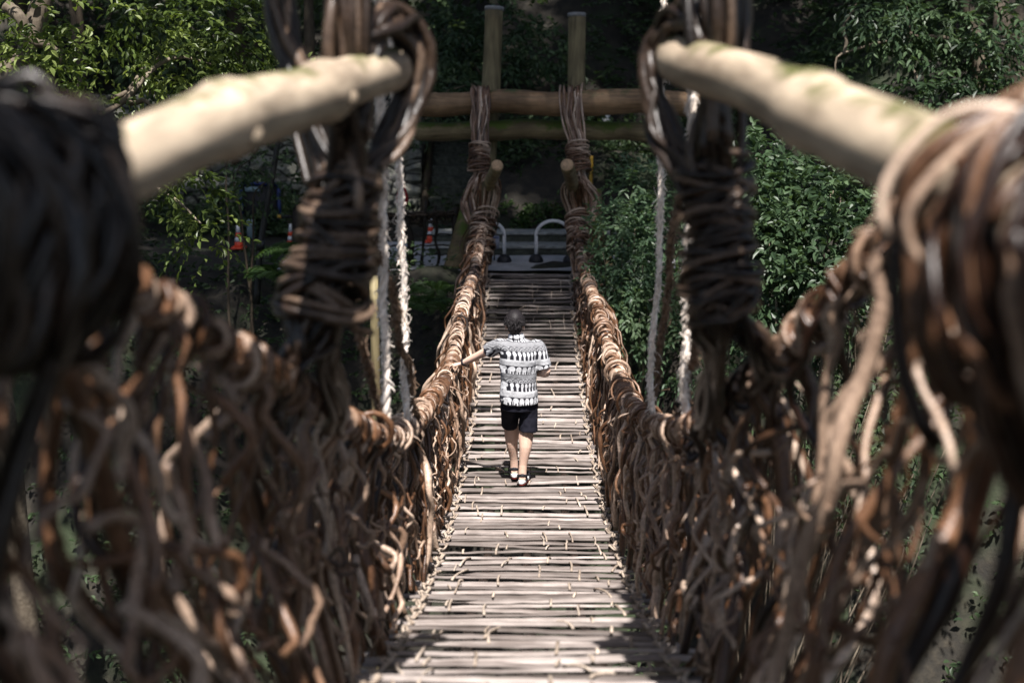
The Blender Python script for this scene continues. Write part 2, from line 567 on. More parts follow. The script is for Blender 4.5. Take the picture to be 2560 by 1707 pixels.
# ------------------------------------------------------------------ railings
left_uv = [(1224, 480, 23.75), (1208, 560, 23.35), (1196, 630, 22.3), (1181, 697, 20.4), (1159, 760, 17.7), (1139, 860, 15.7), (1131, 903, 14.7), (1114, 947, 13.8),
           (1096, 975, 12.7), (1057, 1030, 10.9), (1010, 1076, 9.26), (958, 1092, 7.95), (871, 1066, 6.58), (762, 992, 5.56), (653, 930, 4.87),
           (544, 865, 4.35), (435, 790, 4.05), (340, 735, 3.80), (200, 650, 3.50), (0, 530, 3.15), (-300, 330, 2.7)]
right_uv = [(1427, 480, 23.75), (1441, 560, 23.35), (1452, 630, 22.3), (1466, 697, 20.6), (1482, 740, 18.8), (1503, 800, 16.6), (1528, 888, 14.5),
            (1562, 980, 12.2), (1600, 1034, 10.6), (1650, 1066, 9.0), (1700, 1078, 7.85), (1760, 1052, 6.87), (1829, 1000, 6.05), (1916, 930, 5.4),
            (2005, 845, 4.95), (2090, 745, 4.62), (2200, 640, 4.3), (2330, 500, 3.95), (2500, 350, 3.6), (2750, 150, 3.1)]


def make_railing(s, uv, label):
    path = catmull([P(*q) for q in uv], 420)
    root = empty("vine_railing", (s * .8, 12, float(deck_z(12))), label, "railing", "woven vine railings along the bridge")
    n = len(path)
    # core bundle
    d = np.gradient(path, axis=0); d /= np.linalg.norm(d, axis=1, keepdims=True)
    side = np.cross(d, [0, 0, 1.0]); side /= np.linalg.norm(side, axis=1, keepdims=True)
    up = np.cross(side, d)
    arc = np.concatenate([[0], np.cumsum(np.linalg.norm(np.diff(path, axis=0), axis=1))])
    mb = MB()
    for q in range(6):
        ph = q * math.pi / 3 + arc * 2.2
        off = side * (.025 * np.cos(ph))[:, None] + up * (.025 * np.sin(ph))[:, None]
        mb.tube(path + off + wig(n, .006, 25), knobby(n, .020), 6, RNG.uniform(.1, .9))
    mb.build("top_rail", M['vine'], root)
    # windings: several long vines wound round the core, loose and uneven
    fine = np.linspace(0, arc[-1], 4200)
    fp = np.stack([np.interp(fine, arc, path[:, k]) for k in range(3)], 1)
    fs = np.stack([np.interp(fine, arc, side[:, k]) for k in range(3)], 1)
    fu = np.stack([np.interp(fine, arc, up[:, k]) for k in range(3)], 1)
    wound = []
    y_ = 0.0
    while y_ < arc[-1] - .3:                 # short lengths of vine, each wound a few uneven turns
        Lw = RNG.uniform(.18, .75)
        turns = max(1.3, Lw * RNG.uniform(3.5, 8.5))
        n_ = int(turns * 16)
        t = np.linspace(0, 1, n_)
        aa = y_ + Lw * t + .05 * np.sin(2 * math.pi * turns * t + RNG.uniform(0, 6))
        aa = np.clip(aa, 0, arc[-1])
        sgn = 1 if RNG.uniform() < .8 else -1
        ph = sgn * 2 * math.pi * turns * t + RNG.uniform(0, 6.3)
        rr = .046 + RNG.uniform(0, .026) + .010 * np.sin(ph * .5 + RNG.uniform(0, 6)) + (.05 * np.sin(math.pi * t) ** 8 if RNG.uniform() < .12 else 0)
        q_ = np.stack([np.interp(aa, arc, path[:, k]) for k in range(3)], 1)
        sd_ = np.stack([np.interp(aa, arc, side[:, k]) for k in range(3)], 1)
        up_ = np.stack([np.interp(aa, arc, up[:, k]) for k in range(3)], 1)
        pts = q_ + sd_ * (rr * np.cos(ph))[:, None] + up_ * (rr * np.sin(ph))[:, None]
        wound.append((pts, RNG.uniform(.009, .018) * (1 + .15 * np.sin(ph * 1.3)), float(np.clip(RNG.normal(.55, .28), 0, 1))))
        y_ += Lw * RNG.uniform(.12, .50)
    split_parts(wound, "winding_vine", M['vine'], root, k=6)
    # woven wall: vines that hang from the rail and bend in to the deck edge
    ry, rx, rz = path[::-1, 1], path[::-1, 0], path[::-1, 2]
    order = np.argsort(ry)
    ry, rx, rz = ry[order], rx[order], rz[order]
    strands, dark = [], []
    y = 2.2
    while y < 23.2:
        dens = float(np.interp(y, [3, 6, 10, 14], [8, 11, 18, 22]))
        y += RNG.exponential(1 / dens)
        layer = RNG.uniform()
        n = 26
        t = np.linspace(0, 1, n)
        dy = RNG.normal() * .30
        top = np.array([np.interp(y, ry, rx), y, np.interp(y, ry, rz)])
        yb = y + dy
        out = (0.0 if layer < .55 else RNG.uniform(.05, .22))
        bot = np.array([s * (.735 + out * .8 + RNG.uniform(-.03, .05)), yb, float(deck_z(yb)) - RNG.uniform(.0, .12)])
        pts = top[None] * (1 - t)[:, None] + bot[None] * t[:, None]
        bulge = RNG.normal() * .055 + out + .03
        pts[:, 0] += s * bulge * np.sin(math.pi * t) + s * .05 * np.sin(math.pi * t) ** 2 * (y < 9)
        # hook over the rail
        pts[0] += np.array([s * .05, 0, .03]); pts[1] += np.array([0, 0, .075]); pts[2, 2] += .02; pts[2, 0] -= s * .045
        L = np.linalg.norm(top - bot)
        fade = np.sin(math.pi * np.clip(t * 1.1 + .05, 0, 1))[:, None]
        pts += wig(n, .020 + .034 * RNG.uniform(), RNG.uniform(.8, 2.0)) * fade * np.array([.9, 1.5, .5]) * float(np.interp(y, [6, 9], [1, .72]))
        # a kink
        if RNG.uniform() < .6:
            k0 = RNG.uniform(.2, .8)
            pts += (np.maximum(0, .18 - np.abs(t - k0)) / .18)[:, None] * RNG.normal(size=3)[None] * np.array([.03, .09, .01])
        r = float(np.clip(RNG.lognormal(math.log(.0140 if y > 8 else .0175), .38), .006, .032))
        strands.append((pts, knobby(n, r), float(np.clip(RNG.normal(.48, .36), 0, 1))))
    for y in np.concatenate([np.arange(2.3, 7, .12), np.arange(7, 10, .11), np.arange(10, 22.8, .075)]):   # thin dark vines behind
        n = 14
        t = np.linspace(0, 1, n)
        y = y + RNG.normal() * .03
        top = np.array([np.interp(y, ry, rx), y, np.interp(y, ry, rz)])
        yb = y + RNG.normal() * .25
        bot = np.array([s * (.78 + RNG.uniform(.0, .16)), yb, float(deck_z(yb)) - .08])
        pts = top * (1 - t)[:, None] + bot * t[:, None] + wig(n, .035, 1.5)
        pts[:, 0] += s * RNG.uniform(.06, .20) * np.sin(math.pi * t)
        strands.append((pts, knobby(n, RNG.uniform(.006, .012)), float(RNG.uniform(.05, .4))))
    y = 2.3
    while y < 22.8:                                      # short curling ends worked in and out of the wall
        y += RNG.exponential(1 / float(np.interp(y, [3, 6, 9, 12], [9, 10, 7, 8])))
        n = 14
        t = np.linspace(0, 1, n)
        zt, zb = np.interp(y, ry, rz), float(deck_z(y))
        xt = abs(np.interp(y, ry, rx))
        h0 = RNG.uniform(.25, .98)
        L = min(RNG.uniform(.2, .5), h0 * (zt - zb) + .05)
        zz = zb + (zt - zb) * h0 - L * t
        hh = (zz - zb) / (zt - zb)
        A, Bq = RNG.normal() * .12, RNG.uniform(.0, .13)
        pts = np.stack([s * (.735 + (xt - .735) * hh + .05 - Bq * np.sin(math.pi * t) ** 1.5), y + A * np.sin(math.pi * t * RNG.uniform(.7, 1.4)) + RNG.normal() * .12 * t, zz], 1) + wig(n, .012, 1.0)
        if RNG.uniform() < .3:
            pts[-4:, 2] += np.array([.01, .03, .06, .10]); pts[-4:, 0] -= s * np.array([.01, .03, .05, .05])
        strands.append((pts, knobby(n, RNG.uniform(.009, .019)), float(np.clip(RNG.normal(.64, .28), 0, 1))))  # pale mean tone puts sunlit highlights into the curls' colour
    # diagonal and horizontal weavers, and short broken ends
    for _ in range(230):
        y = RNG.uniform(2.4, 22.5)
        if y < 7.5 and RNG.uniform() < .6:
            continue
        n = 16
        t = np.linspace(0, 1, n)
        L = RNG.uniform(.3, 1.0) * (1 if RNG.uniform() < .5 else -1)
        h0, h1 = RNG.uniform(.1, .95), RNG.uniform(.05, .9)
        yy = y + L * t
        hh = h0 + (h1 - h0) * t
        zb, zt = deck_z(yy), np.interp(yy, ry, rz)
        xt = np.abs(np.interp(yy, ry, rx))
        pts = np.stack([s * (.74 + (xt - .74) * hh + RNG.uniform(-.05, .12)), yy, zb + (zt - zb) * hh], 1)
        pts += wig(n, .03, 1.4)
        r = RNG.uniform(.006, .014)
        strands.append((pts, knobby(n, r) * np.linspace(1, .6, n), float(np.clip(RNG.normal(.5, .25), 0, 1))))
    for _ in range(150):    # free ends sprouting from the rail and the wall
        y = RNG.uniform(3.6, 22)
        n = 8
        t = np.linspace(0, 1, n)
        L = RNG.uniform(.08, .22)
        b0 = np.array([np.interp(y, ry, rx), y, np.interp(y, ry, rz) - (0 if RNG.uniform() < .6 else RNG.uniform(.1, .8))])
        dirv = RNG.normal(size=3) * np.array([.8, 1, .6]) + np.array([s * .1, 0, .25]); dirv /= np.linalg.norm(dirv)
        pts = b0 + dirv * (L * t)[:, None] + np.array([0, 0, -.6 * L]) * (t ** 2)[:, None] + wig(n, .008, .6)
        strands.append((pts, RNG.uniform(.004, .011) * np.linspace(1, .5, n), float(RNG.uniform(.3, 1))))
    split_parts(strands, "vine_strand", M['vine'], root, k=7)
    return path, ry, rx, rz


RAIL_L = make_railing(-1, left_uv, "woven brown vine railing left of the deck, under the walking man's outstretched hand")
RAIL_R = make_railing(1, right_uv, "woven brown vine railing right of the deck, on the side away from the man's hand")


# ------------------------------------------------------------------ logs, hangers and bundles at the near end
def make_log(a, c, r0, r1, label, knots, seed):
    g = np.random.default_rng(seed)
    n = 40
    t = np.linspace(0, 1, n)
    a, c = np.asarray(a), np.asarray(c)
    pts = a + (c - a) * t[:, None] + wig(n, .006, 1.0, g)
    pts[:, 2] += .02 * np.sin(math.pi * t)
    rad = r0 + (r1 - r0) * t + .006 * np.sin(t * 9 + seed)
    for kt in knots:
        rad = rad + .016 * np.exp(-((t - kt) / .03) ** 2)
    rad[-1] *= .82; rad[0] *= .82
    root = empty("crossbar_log", tuple(a), label, "log", "pale crossbar logs at the near end of the bridge")
    mb = MB(); mb.tube(pts, rad, 22, .5 + .2 * g.uniform())
    mb.build("log_body", M['log'], root)
    d = (c - a) / np.linalg.norm(c - a)
    for kt in knots:
        mb = MB()
        p = a + (c - a) * kt
        sd = np.cross(d, [0, 0, 1.0]); sd /= np.linalg.norm(sd)
        s = -1 if p[0] > 0 else 1
        dirv = sd * s * (1 if sd[0] * s * p[0] < 0 else -1) + np.array([0, -.3, -.15])
        dirv /= np.linalg.norm(dirv)
        rr = r0 + (r1 - r0) * kt
        mb.tube(np.array([p + dirv * rr * .8, p + dirv * (rr + .012), p + dirv * (rr + .020)]), np.array([.034, .026, .010]), 10, .05)
        mb.build("knot", M['log'], root)
    return pts


logL = make_log(P(-70, 548, 2.58), P(985, 178, 5.35), .094, .088, "pale peeled log whose outer end is bound by the black vine bundle", (.42, .72), 3)
logR = make_log(P(2620, 556, 2.54), P(1690, 142, 5.25), .098, .09, "pale sunlit log with a moss patch, its lower end under the grey looped vines", (.45,), 5)


def strand_through(pts, n=34, wob=.012):
    q = catmull(pts, n)
    return q + wig(n, wob, 1.6) * np.sin(math.pi * np.linspace(0.03, .97, n))[:, None]


def winding(c0, c1, rx, turns, r, n_per=18, jit=.012, wid=None):
    """loose uneven coil of turns from c0 down to c1 around an axis"""
    n = int(turns * n_per)
    t = np.linspace(0, 1, n)
    c0, c1 = np.asarray(c0), np.asarray(c1)
    ax = (c1 - c0) / np.linalg.norm(c1 - c0)
    e1 = np.cross(ax, [0, 1, 0.0]); e1 /= np.linalg.norm(e1)
    e2 = np.cross(ax, e1)
    ph = 2 * math.pi * turns * t
    kt = np.arange(int(turns) + 2)
    k_r = np.interp(ph / 2 / math.pi, kt, 1 + RNG.normal(size=len(kt)) * .07)
    k_s = np.interp(ph / 2 / math.pi, kt, RNG.normal(size=len(kt)) * .55)
    k_t = np.interp(ph / 2 / math.pi, kt, RNG.normal(size=len(kt)) * 1.05)
    k_p = np.interp(ph / 2 / math.pi, kt, RNG.uniform(0, 6.3, len(kt)).cumsum() * .25)
    rr = np.interp(t, np.linspace(0, 1, len(rx)), rx) * k_r * (1 + .05 * np.sin(ph * 2 + k_p))
    along = np.clip(t + k_s / turns + k_t / turns * np.sin(ph + k_p), -.06, 1.06)
    base = c0 + (c1 - c0) * along[:, None]
    return base + e1 * (rr * np.cos(ph))[:, None] + e2 * (rr * np.sin(ph))[:, None], np.full(n, r) * (1 + .22 * np.sin(ph * .7 + k_p))


def make_hanger(label, tops, over, neck0, neck1, rad, legs, turns, seed, mat='vine_shaded'):
    """vines hung from above over the log end, bound tight, then spread on the railing"""
    g = np.random.default_rng(seed)
    root = empty("vine_hanger", tuple(neck1), label, "vine bundle", "bound vine hangers at the inner ends of the crossbar logs")
    neck0, neck1 = np.asarray(neck0), np.asarray(neck1)

    def J(p, s): return np.asarray(p) + g.normal(size=3) * s
    items = []
    for tp in tops:                                     # from above, past the log, into the binding, out as legs
        for q in range(tp[2]):
            pts = [J(tp[0], .045), J(tp[1], .03)]
            pts += [J(neck0, .05), J((neck0 + neck1) / 2, .05), J(neck1, .05)]
            lg = legs[q % len(legs)]
            pts += [J(x, .03) for x in lg]
            items.append((strand_through(pts, 40), knobby(40, g.uniform(.013, .024), g), float(np.clip(g.normal(.30, .25), 0, 1))))
    for ov in over:                                     # loops over the log end
        for q in range(ov[1]):
            pts = [J(x, .022) for x in ov[0]]
            items.append((strand_through(pts, 34), knobby(34, g.uniform(.012, .023), g), float(np.clip(g.normal(.42, .28), 0, 1))))
    split_parts(items, "vine_strand", M[mat], root, k=8)
    for q in range(4):
        w, r = winding(neck0 + g.normal(size=3) * .01, neck1 + g.normal(size=3) * .01, [x + .009 * q for x in rad], turns * .8, g.uniform(.010, .015), jit=.02)
        mb = MB(); mb.tube(w, r, 7, np.concatenate([np.repeat(.45 + .4 * np.sin(np.linspace(0, 40, len(w)) + q), 7), [.5, .5]]))
        mb.build("binding_vine", M[mat], root)
    return root


# left hanger
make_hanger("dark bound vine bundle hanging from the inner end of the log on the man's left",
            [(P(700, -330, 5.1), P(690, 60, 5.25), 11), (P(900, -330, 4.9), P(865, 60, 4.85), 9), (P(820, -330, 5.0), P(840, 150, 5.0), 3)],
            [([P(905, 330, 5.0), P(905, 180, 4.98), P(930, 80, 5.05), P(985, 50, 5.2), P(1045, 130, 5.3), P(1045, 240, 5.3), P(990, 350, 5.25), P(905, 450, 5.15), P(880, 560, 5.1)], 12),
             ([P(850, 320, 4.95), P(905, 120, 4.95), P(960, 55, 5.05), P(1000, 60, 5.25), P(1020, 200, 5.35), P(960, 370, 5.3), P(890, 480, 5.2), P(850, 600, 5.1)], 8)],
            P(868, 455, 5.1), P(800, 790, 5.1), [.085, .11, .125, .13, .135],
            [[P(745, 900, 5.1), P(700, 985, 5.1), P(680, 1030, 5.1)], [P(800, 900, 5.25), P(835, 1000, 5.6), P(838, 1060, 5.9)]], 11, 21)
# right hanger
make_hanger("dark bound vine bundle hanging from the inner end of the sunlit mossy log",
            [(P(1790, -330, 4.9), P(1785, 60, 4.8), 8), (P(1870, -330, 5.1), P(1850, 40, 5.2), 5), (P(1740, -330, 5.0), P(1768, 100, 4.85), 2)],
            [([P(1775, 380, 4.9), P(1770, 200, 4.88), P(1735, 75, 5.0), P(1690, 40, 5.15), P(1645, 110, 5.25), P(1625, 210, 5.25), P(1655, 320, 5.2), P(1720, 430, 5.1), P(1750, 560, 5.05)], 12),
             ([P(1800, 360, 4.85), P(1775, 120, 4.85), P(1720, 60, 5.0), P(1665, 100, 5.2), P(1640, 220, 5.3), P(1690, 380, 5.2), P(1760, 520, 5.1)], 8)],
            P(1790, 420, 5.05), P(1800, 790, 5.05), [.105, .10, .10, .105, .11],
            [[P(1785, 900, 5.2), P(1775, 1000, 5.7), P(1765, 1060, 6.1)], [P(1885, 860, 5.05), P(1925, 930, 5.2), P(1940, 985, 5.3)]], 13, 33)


def make_near_bundle(s, label, cu, mat, seed, n_loop, n_hang, loop_a, tone, low_ext):
    """the mass of vines wrapped over the outer end of the log at the near tower"""
    g = np.random.default_rng(seed)
    c = np.asarray(cu)
    root = empty("vine_bundle", tuple(c), label, "vine bundle", "big vine bundles over the outer ends of the crossbar logs")
    items = []
    for q in range(n_loop):                              # over the log and down its inner side, drawn in to the post
        a = g.uniform(*loop_a)
        R = .120 + g.uniform(0, .05)
        lx = np.array([s * a * .35, -a, -a * .05])       # along the log
        inn = -s
        low = np.array([c[0] + s * g.uniform(-.02, .26), c[1] + g.uniform(-.15, .25), c[2] - g.uniform(.55, .95)])
        low2 = low + np.array([s * g.uniform(-.22, .12), g.normal() * .12, -g.uniform(.3, .7)])
        if g.uniform() < .92:                            # a closed coil round the log
            n_ = 48
            ph = np.linspace(0, 2 * math.pi * g.uniform(1.1, 2.2), n_) + g.uniform(0, 6)
            sl_ = g.normal() * .12
            R_ = R - .010 + .045 * g.uniform() ** 2 + .03 * np.sin(ph * .5 + g.uniform(0, 6))
            pts = c + lx + np.stack([R_ * np.cos(ph) * g.uniform(.85, 1.1) + s * g.uniform(-.04, .10) * (np.sin(ph) < 0) * np.abs(np.sin(ph)) + s * .35 * sl_ * np.sin(ph * .5), -sl_ * np.sin(ph * .5) + .02 * np.sin(ph), np.where(np.sin(ph) > 0, (R_ + .02) * np.sin(ph), (R_ + g.uniform(.02, low_ext)) * np.sin(ph)) - .01], 1) + wig(n_, .020, 2.2, g)
            items.append((pts, knobby(n_, g.uniform(.008, .020), g), float(np.clip(g.normal(tone, .34), 0, 1))))
            continue
        pts = [low2, low, c + lx + np.array([inn * (R - .01), g.normal() * .04, -g.uniform(.16, .26)]),
               c + lx + np.array([inn * (R + .01), 0, -.04]),
               c + lx + np.array([inn * R * .6, .01, R * .85]),
               c + lx + np.array([0, 0, R * 1.05]),
               c + lx + np.array([-inn * R * .8, -.01, R * .6]),
               c + lx + np.array([-inn * (R + .04), g.normal() * .04, -.15]),
               c + lx + np.array([-inn * (R + g.uniform(0, .2)), g.normal() * .12, -g.uniform(.5, 1.4)])]
        items.append((strand_through(pts, 44, .016), knobby(44, g.uniform(.013, .026), g), float(np.clip(g.normal(tone, .26), 0, 1))))
    for q in range(n_hang):                              # the tight post of vines outside and below
        x0 = c[0] + s * g.uniform(.06, .75)
        y0 = c[1] + g.uniform(-.2, .45)
        top = np.array([x0, y0, c[2] + g.uniform(-.1, .22) + .25 * abs(x0 - c[0])])
        bot = np.array([x0 + g.normal() * .10, y0 + g.normal() * .2, c[2] - g.uniform(.6, 1.5)])
        pts = [top, top * .7 + bot * .3 + g.normal(size=3) * .05, top * .35 + bot * .65 + g.normal(size=3) * .05, bot]
        items.append((strand_through(pts, 30, .025), knobby(30, g.uniform(.013, .030), g), float(np.clip(g.normal(tone * .8, .25), 0, 1))))
    split_parts(items, "vine_strand", M[mat], root, k=8)
    return root


make_near_bundle(-1, "black shaded vine bundle covering the outer end of the log at the picture's left edge", P(-75, 545, 2.62), 'vine_shaded', 41, 66, 5, (-.20, .27), .14, .14)  # low tone on darkened bark carries its shade in the colour
make_near_bundle(1, "brown and lilac-grey vine bundle looped over the outer end of the sunlit log", P(2670, 585, 2.58), 'vine', 43, 50, 3, (-.24, .27), .28, .34)


# ------------------------------------------------------------------ hanging ropes
def make_rope(pts, r, mat, label, seed, name="hanging_rope", fray=1.0, twist=4.0):
    g = np.random.default_rng(seed)
    n = 150
    q = catmull(pts, n) + wig(n, .008, 3, g)
    L = np.linalg.norm(np.diff(q, axis=0), axis=1).sum()
    arc = np.linspace(0, L, n)
    d = np.gradient(q, axis=0); d /= np.linalg.norm(d, axis=1, keepdims=True)
    e1 = np.cross(d, [0, 1, 0.0]); e1 /= np.linalg.norm(e1, axis=1, keepdims=True)
    e2 = np.cross(d, e1)
    mb = MB()
    for k in range(3):
        ph = 2 * math.pi * arc * twist + k * 2 * math.pi / 3
        rr = r * .34 * (1 + .3 * np.sin(arc * 7 + k))
        pp = q + e1 * (rr * np.cos(ph))[:, None] + e2 * (rr * np.sin(ph))[:, None]
        mb.tube(pp, r * .50 * (1 + .22 * np.sin(arc * 23 + k * 2) + .14 * g.normal(size=n)), 6, np.concatenate([np.repeat(np.clip(.6 + .35 * np.sin(arc * 11 + k * 2) + .2 * g.normal(size=n), 0, 1), 6), [.5, .5]]))
    for _ in range(int(230 * L * fray)):                 # frayed bark shreds
        i = g.integers(2, n - 2)
        a = g.uniform(0, 2 * math.pi)
        o = e1[i] * math.cos(a) + e2[i] * math.sin(a)
        l = g.uniform(.015, .045) * (2.2 if g.uniform() < .06 else 1)
        p0 = q[i] + o * r * .75
        sgn = 1 if g.uniform() < .3 else -1
        tang = np.array([0, 0, 1.0]) * sgn
        p1 = p0 + o * l * g.uniform(.02, .35) + tang * l * .5 + np.cross(d[i], o) * l * g.normal() * .4
        p2 = p1 + o * l * g.uniform(0, .3) + tang * l * g.uniform(-.2, .5)
        mb.tube(np.array([p0, p1, p2]), np.array([.0036, .0030, .0008]) * g.uniform(.5, 1.5), 4, float(g.uniform(.2, 1)), cap=False)
    o = mb.build(name, M[mat])
    return tag(o, label, "rope", "shaggy vine ropes hanging from above onto the railings")


def vert(uv, z0):
    """rope of surveyed bearings, the depth shrinking upward as a plumb line's does"""
    vb = uv[-1][1]
    return [P(u, v, z0 * (1 - .2126 * (vb - v) / FOC)) for u, v in uv]


make_rope(vert([(958, -260), (966, 0), (985, 200), (996, 400), (1004, 600), (1010, 760), (1011, 930), (1018, 1052)], 8.9), .026, 'rope',
          "pale straight rope ending on the left railing nearest the walking man", 1)
make_rope(vert([(930, -260), (944, 0), (950, 260), (955, 400), (958, 574), (956, 756), (963, 877), (966, 1070)], 7.9), .030, 'rope',
          "thick white sunlit rope with a loop low down, in front of the green post", 2)
make_rope([P(905, 420, 7.2), P(940, 600, 7.6), P(953, 650, 7.7), P(989, 786, 8.2), P(1010, 877, 8.6), P(1042, 1040, 9.6)], .026, 'rope_dark',
          "brown shaded rope slanting across the two pale ropes to the left railing", 3)
make_rope([P(840, 640, 6.3), P(885, 790, 6.9), P(916, 907, 7.3), P(948, 1030, 7.7), P(958, 1085, 7.8)], .025, 'rope_dark',
          "short brown rope slanting down from the left hanger to the rail", 4)
make_rope(vert([(1662, -260), (1660, 0), (1653, 200), (1652, 350), (1654, 440), (1648, 605), (1636, 786), (1628, 908), (1634, 1045)], 9.2), .023, 'rope',
          "slender pale rope ending farthest along the right railing", 5)
make_rope([P(1720, 380, 8.0), P(1698, 489, 8.2), P(1675, 653, 8.5), P(1660, 805, 8.9), P(1627, 1010, 9.6)], .026, 'rope_dark',
          "brown rope crossing behind the slender pale rope above the right railing", 6)
make_rope(vert([(1740, -260), (1738, 0), (1730, 230), (1727, 362), (1722, 538), (1717, 695), (1720, 786), (1711, 938), (1716, 1060)], 7.6), .028, 'rope',
          "thick pale rope beside the right hanger's coils, ending on the right railing", 7, fray=1.4)
make_rope([P(1775, 640, 6.9), P(1748, 786, 7.2), P(1730, 908, 7.5), P(1698, 1060, 7.9)], .028, 'rope_dark',
          "short brown rope leaning from the right hanger's coils down to the railing", 8)


def overhead(uv, label, seed):
    g = np.random.default_rng(seed)
    q = catmull([P(*x) for x in uv], 120)
    mb = MB()
    for k in range(7):
        mb.tube(q + wig(120, .04, 6, g), knobby(120, .026, g), 6, g.uniform(.1, .8))
    return tag(mb.build("overhead_cable", M['vine_shaded']), label, "cable", "vine cables strung above the bridge")


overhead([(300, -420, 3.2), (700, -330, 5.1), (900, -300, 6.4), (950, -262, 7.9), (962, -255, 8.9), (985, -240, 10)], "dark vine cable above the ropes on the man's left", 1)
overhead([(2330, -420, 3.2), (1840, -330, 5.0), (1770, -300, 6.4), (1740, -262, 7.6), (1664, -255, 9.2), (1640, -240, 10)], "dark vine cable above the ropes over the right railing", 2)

# ------------------------------------------------------------------ far gate
def post(name, a, c, r0, r1, mat, label, cat, cap=None, group=None, seed=0):
    g = np.random.default_rng(seed)
    a, c = np.asarray(a), np.asarray(c)
    root = empty(name, tuple(a), label, cat, group)
    n = 26
    t = np.linspace(0, 1, n)
    pts = a + (c - a) * t[:, None] + wig(n, .010, 1.0, g)
    mb = MB(); mb.tube(pts, (r0 + (r1 - r0) * t) * (1 + .03 * np.sin(t * 11 + seed)), 18, .5)
    mb.build("shaft", M[mat], root)
    if cap:
        d = (c - a) / np.linalg.norm(c - a)
        mb = MB(); mb.tube(np.array([c - d * .05, c + d * .012, c + d * .02]), np.array([r1 * 1.05, r1 * 1.06, r1 * .98]), 18, .5)
        mb.build("cap", M[cap], root)
    return root


b0 = P(1206, 690, 24.9); b0[2] = 0
post("gate_post", b0, P(1236, 20, 24.4), .165, .158, 'post', "leaning tall gate post left of the gap, capped, above the two beams", "post", 'cap', "tall posts of the far gate", 1)
b0 = P(1440, 690, 24.9); b0[2] = 0
post("gate_post", b0, P(1442, 36, 24.4), .160, .152, 'post', "upright tall gate post right of the gap, capped and slightly shorter", "post", 'cap', "tall posts of the far gate", 2)


def beam(a, c, r, mat, label, seed, ends=True):
    g = np.random.default_rng(seed)
    a, c = np.asarray(a), np.asarray(c)
    root = empty("gate_beam", tuple((a + c) / 2), label, "beam", "horizontal log beams of the far gate")
    n = 60
    t = np.linspace(0, 1, n)
    pts = a + (c - a) * t[:, None] + wig(n, .018, 1.3, g) + g.normal(size=(n, 3)) * .002
    mb = MB(); mb.tube(pts, r * (1 + .05 * np.sin(t * 8 + seed) + .03 * np.sin(t * 23) + .008 * g.normal(size=n)), 22, .5)
    mb.build("log_body", M[mat], root)
    d = (c - a) / np.linalg.norm(c - a)
    for p, s in ((a, -1), (c, 1)):
        mb = MB(); mb.tube(np.array([p - d * s * .02, p + d * s * .004, p + d * s * .006]), np.array([r * .96, r * .95, r * .5]), 18, .5)
        mb.build("cut_end", M['cut'], root)


beam(P(1030, 258, 24.0), P(1790, 257, 24.0), .205, 'beam', "thicker brown log beam, the upper one across the far gate posts", 3)
beam(P(1040, 326, 24.35), P(1690, 330, 24.35), .165, 'mossy', "thinner green mossy log beam just under the brown beam", 4)


def make_stub(tip, base, r, label, seed):
    g = np.random.default_rng(seed)
    root = empty("stub_log", tuple(base), label, "log", "short log stubs jutting from the far gate bindings")
    n = 16
    t = np.linspace(0, 1, n)
    tip, base = np.asarray(tip), np.asarray(base)
    pts = base + (tip - base) * t[:, None] + wig(n, .006, .8, g)
    mb = MB(); mb.tube(pts, r * (1.08 - .1 * t), 16, .6, cap=True); mb.build("log_body", M['stub'], root)
    d = (tip - base) / np.linalg.norm(tip - base)
    mb = MB(); mb.tube(np.array([tip - d * .01, tip + d * .012, tip + d * .016]), np.array([r * .95, r * .93, r * .4]), 16, .5); mb.build("cut_end", M['cut'], root)


make_stub(P(1243, 414, 22.3), P(1208, 500, 24.0), .098, "short log stub with orange cut end, leaning toward the deck beside the left gate post", 1)
make_stub(P(1418, 413, 22.3), P(1442, 500, 24.0), .108, "short log stub with mossy grey cut end, on the right binding of the far gate", 2)


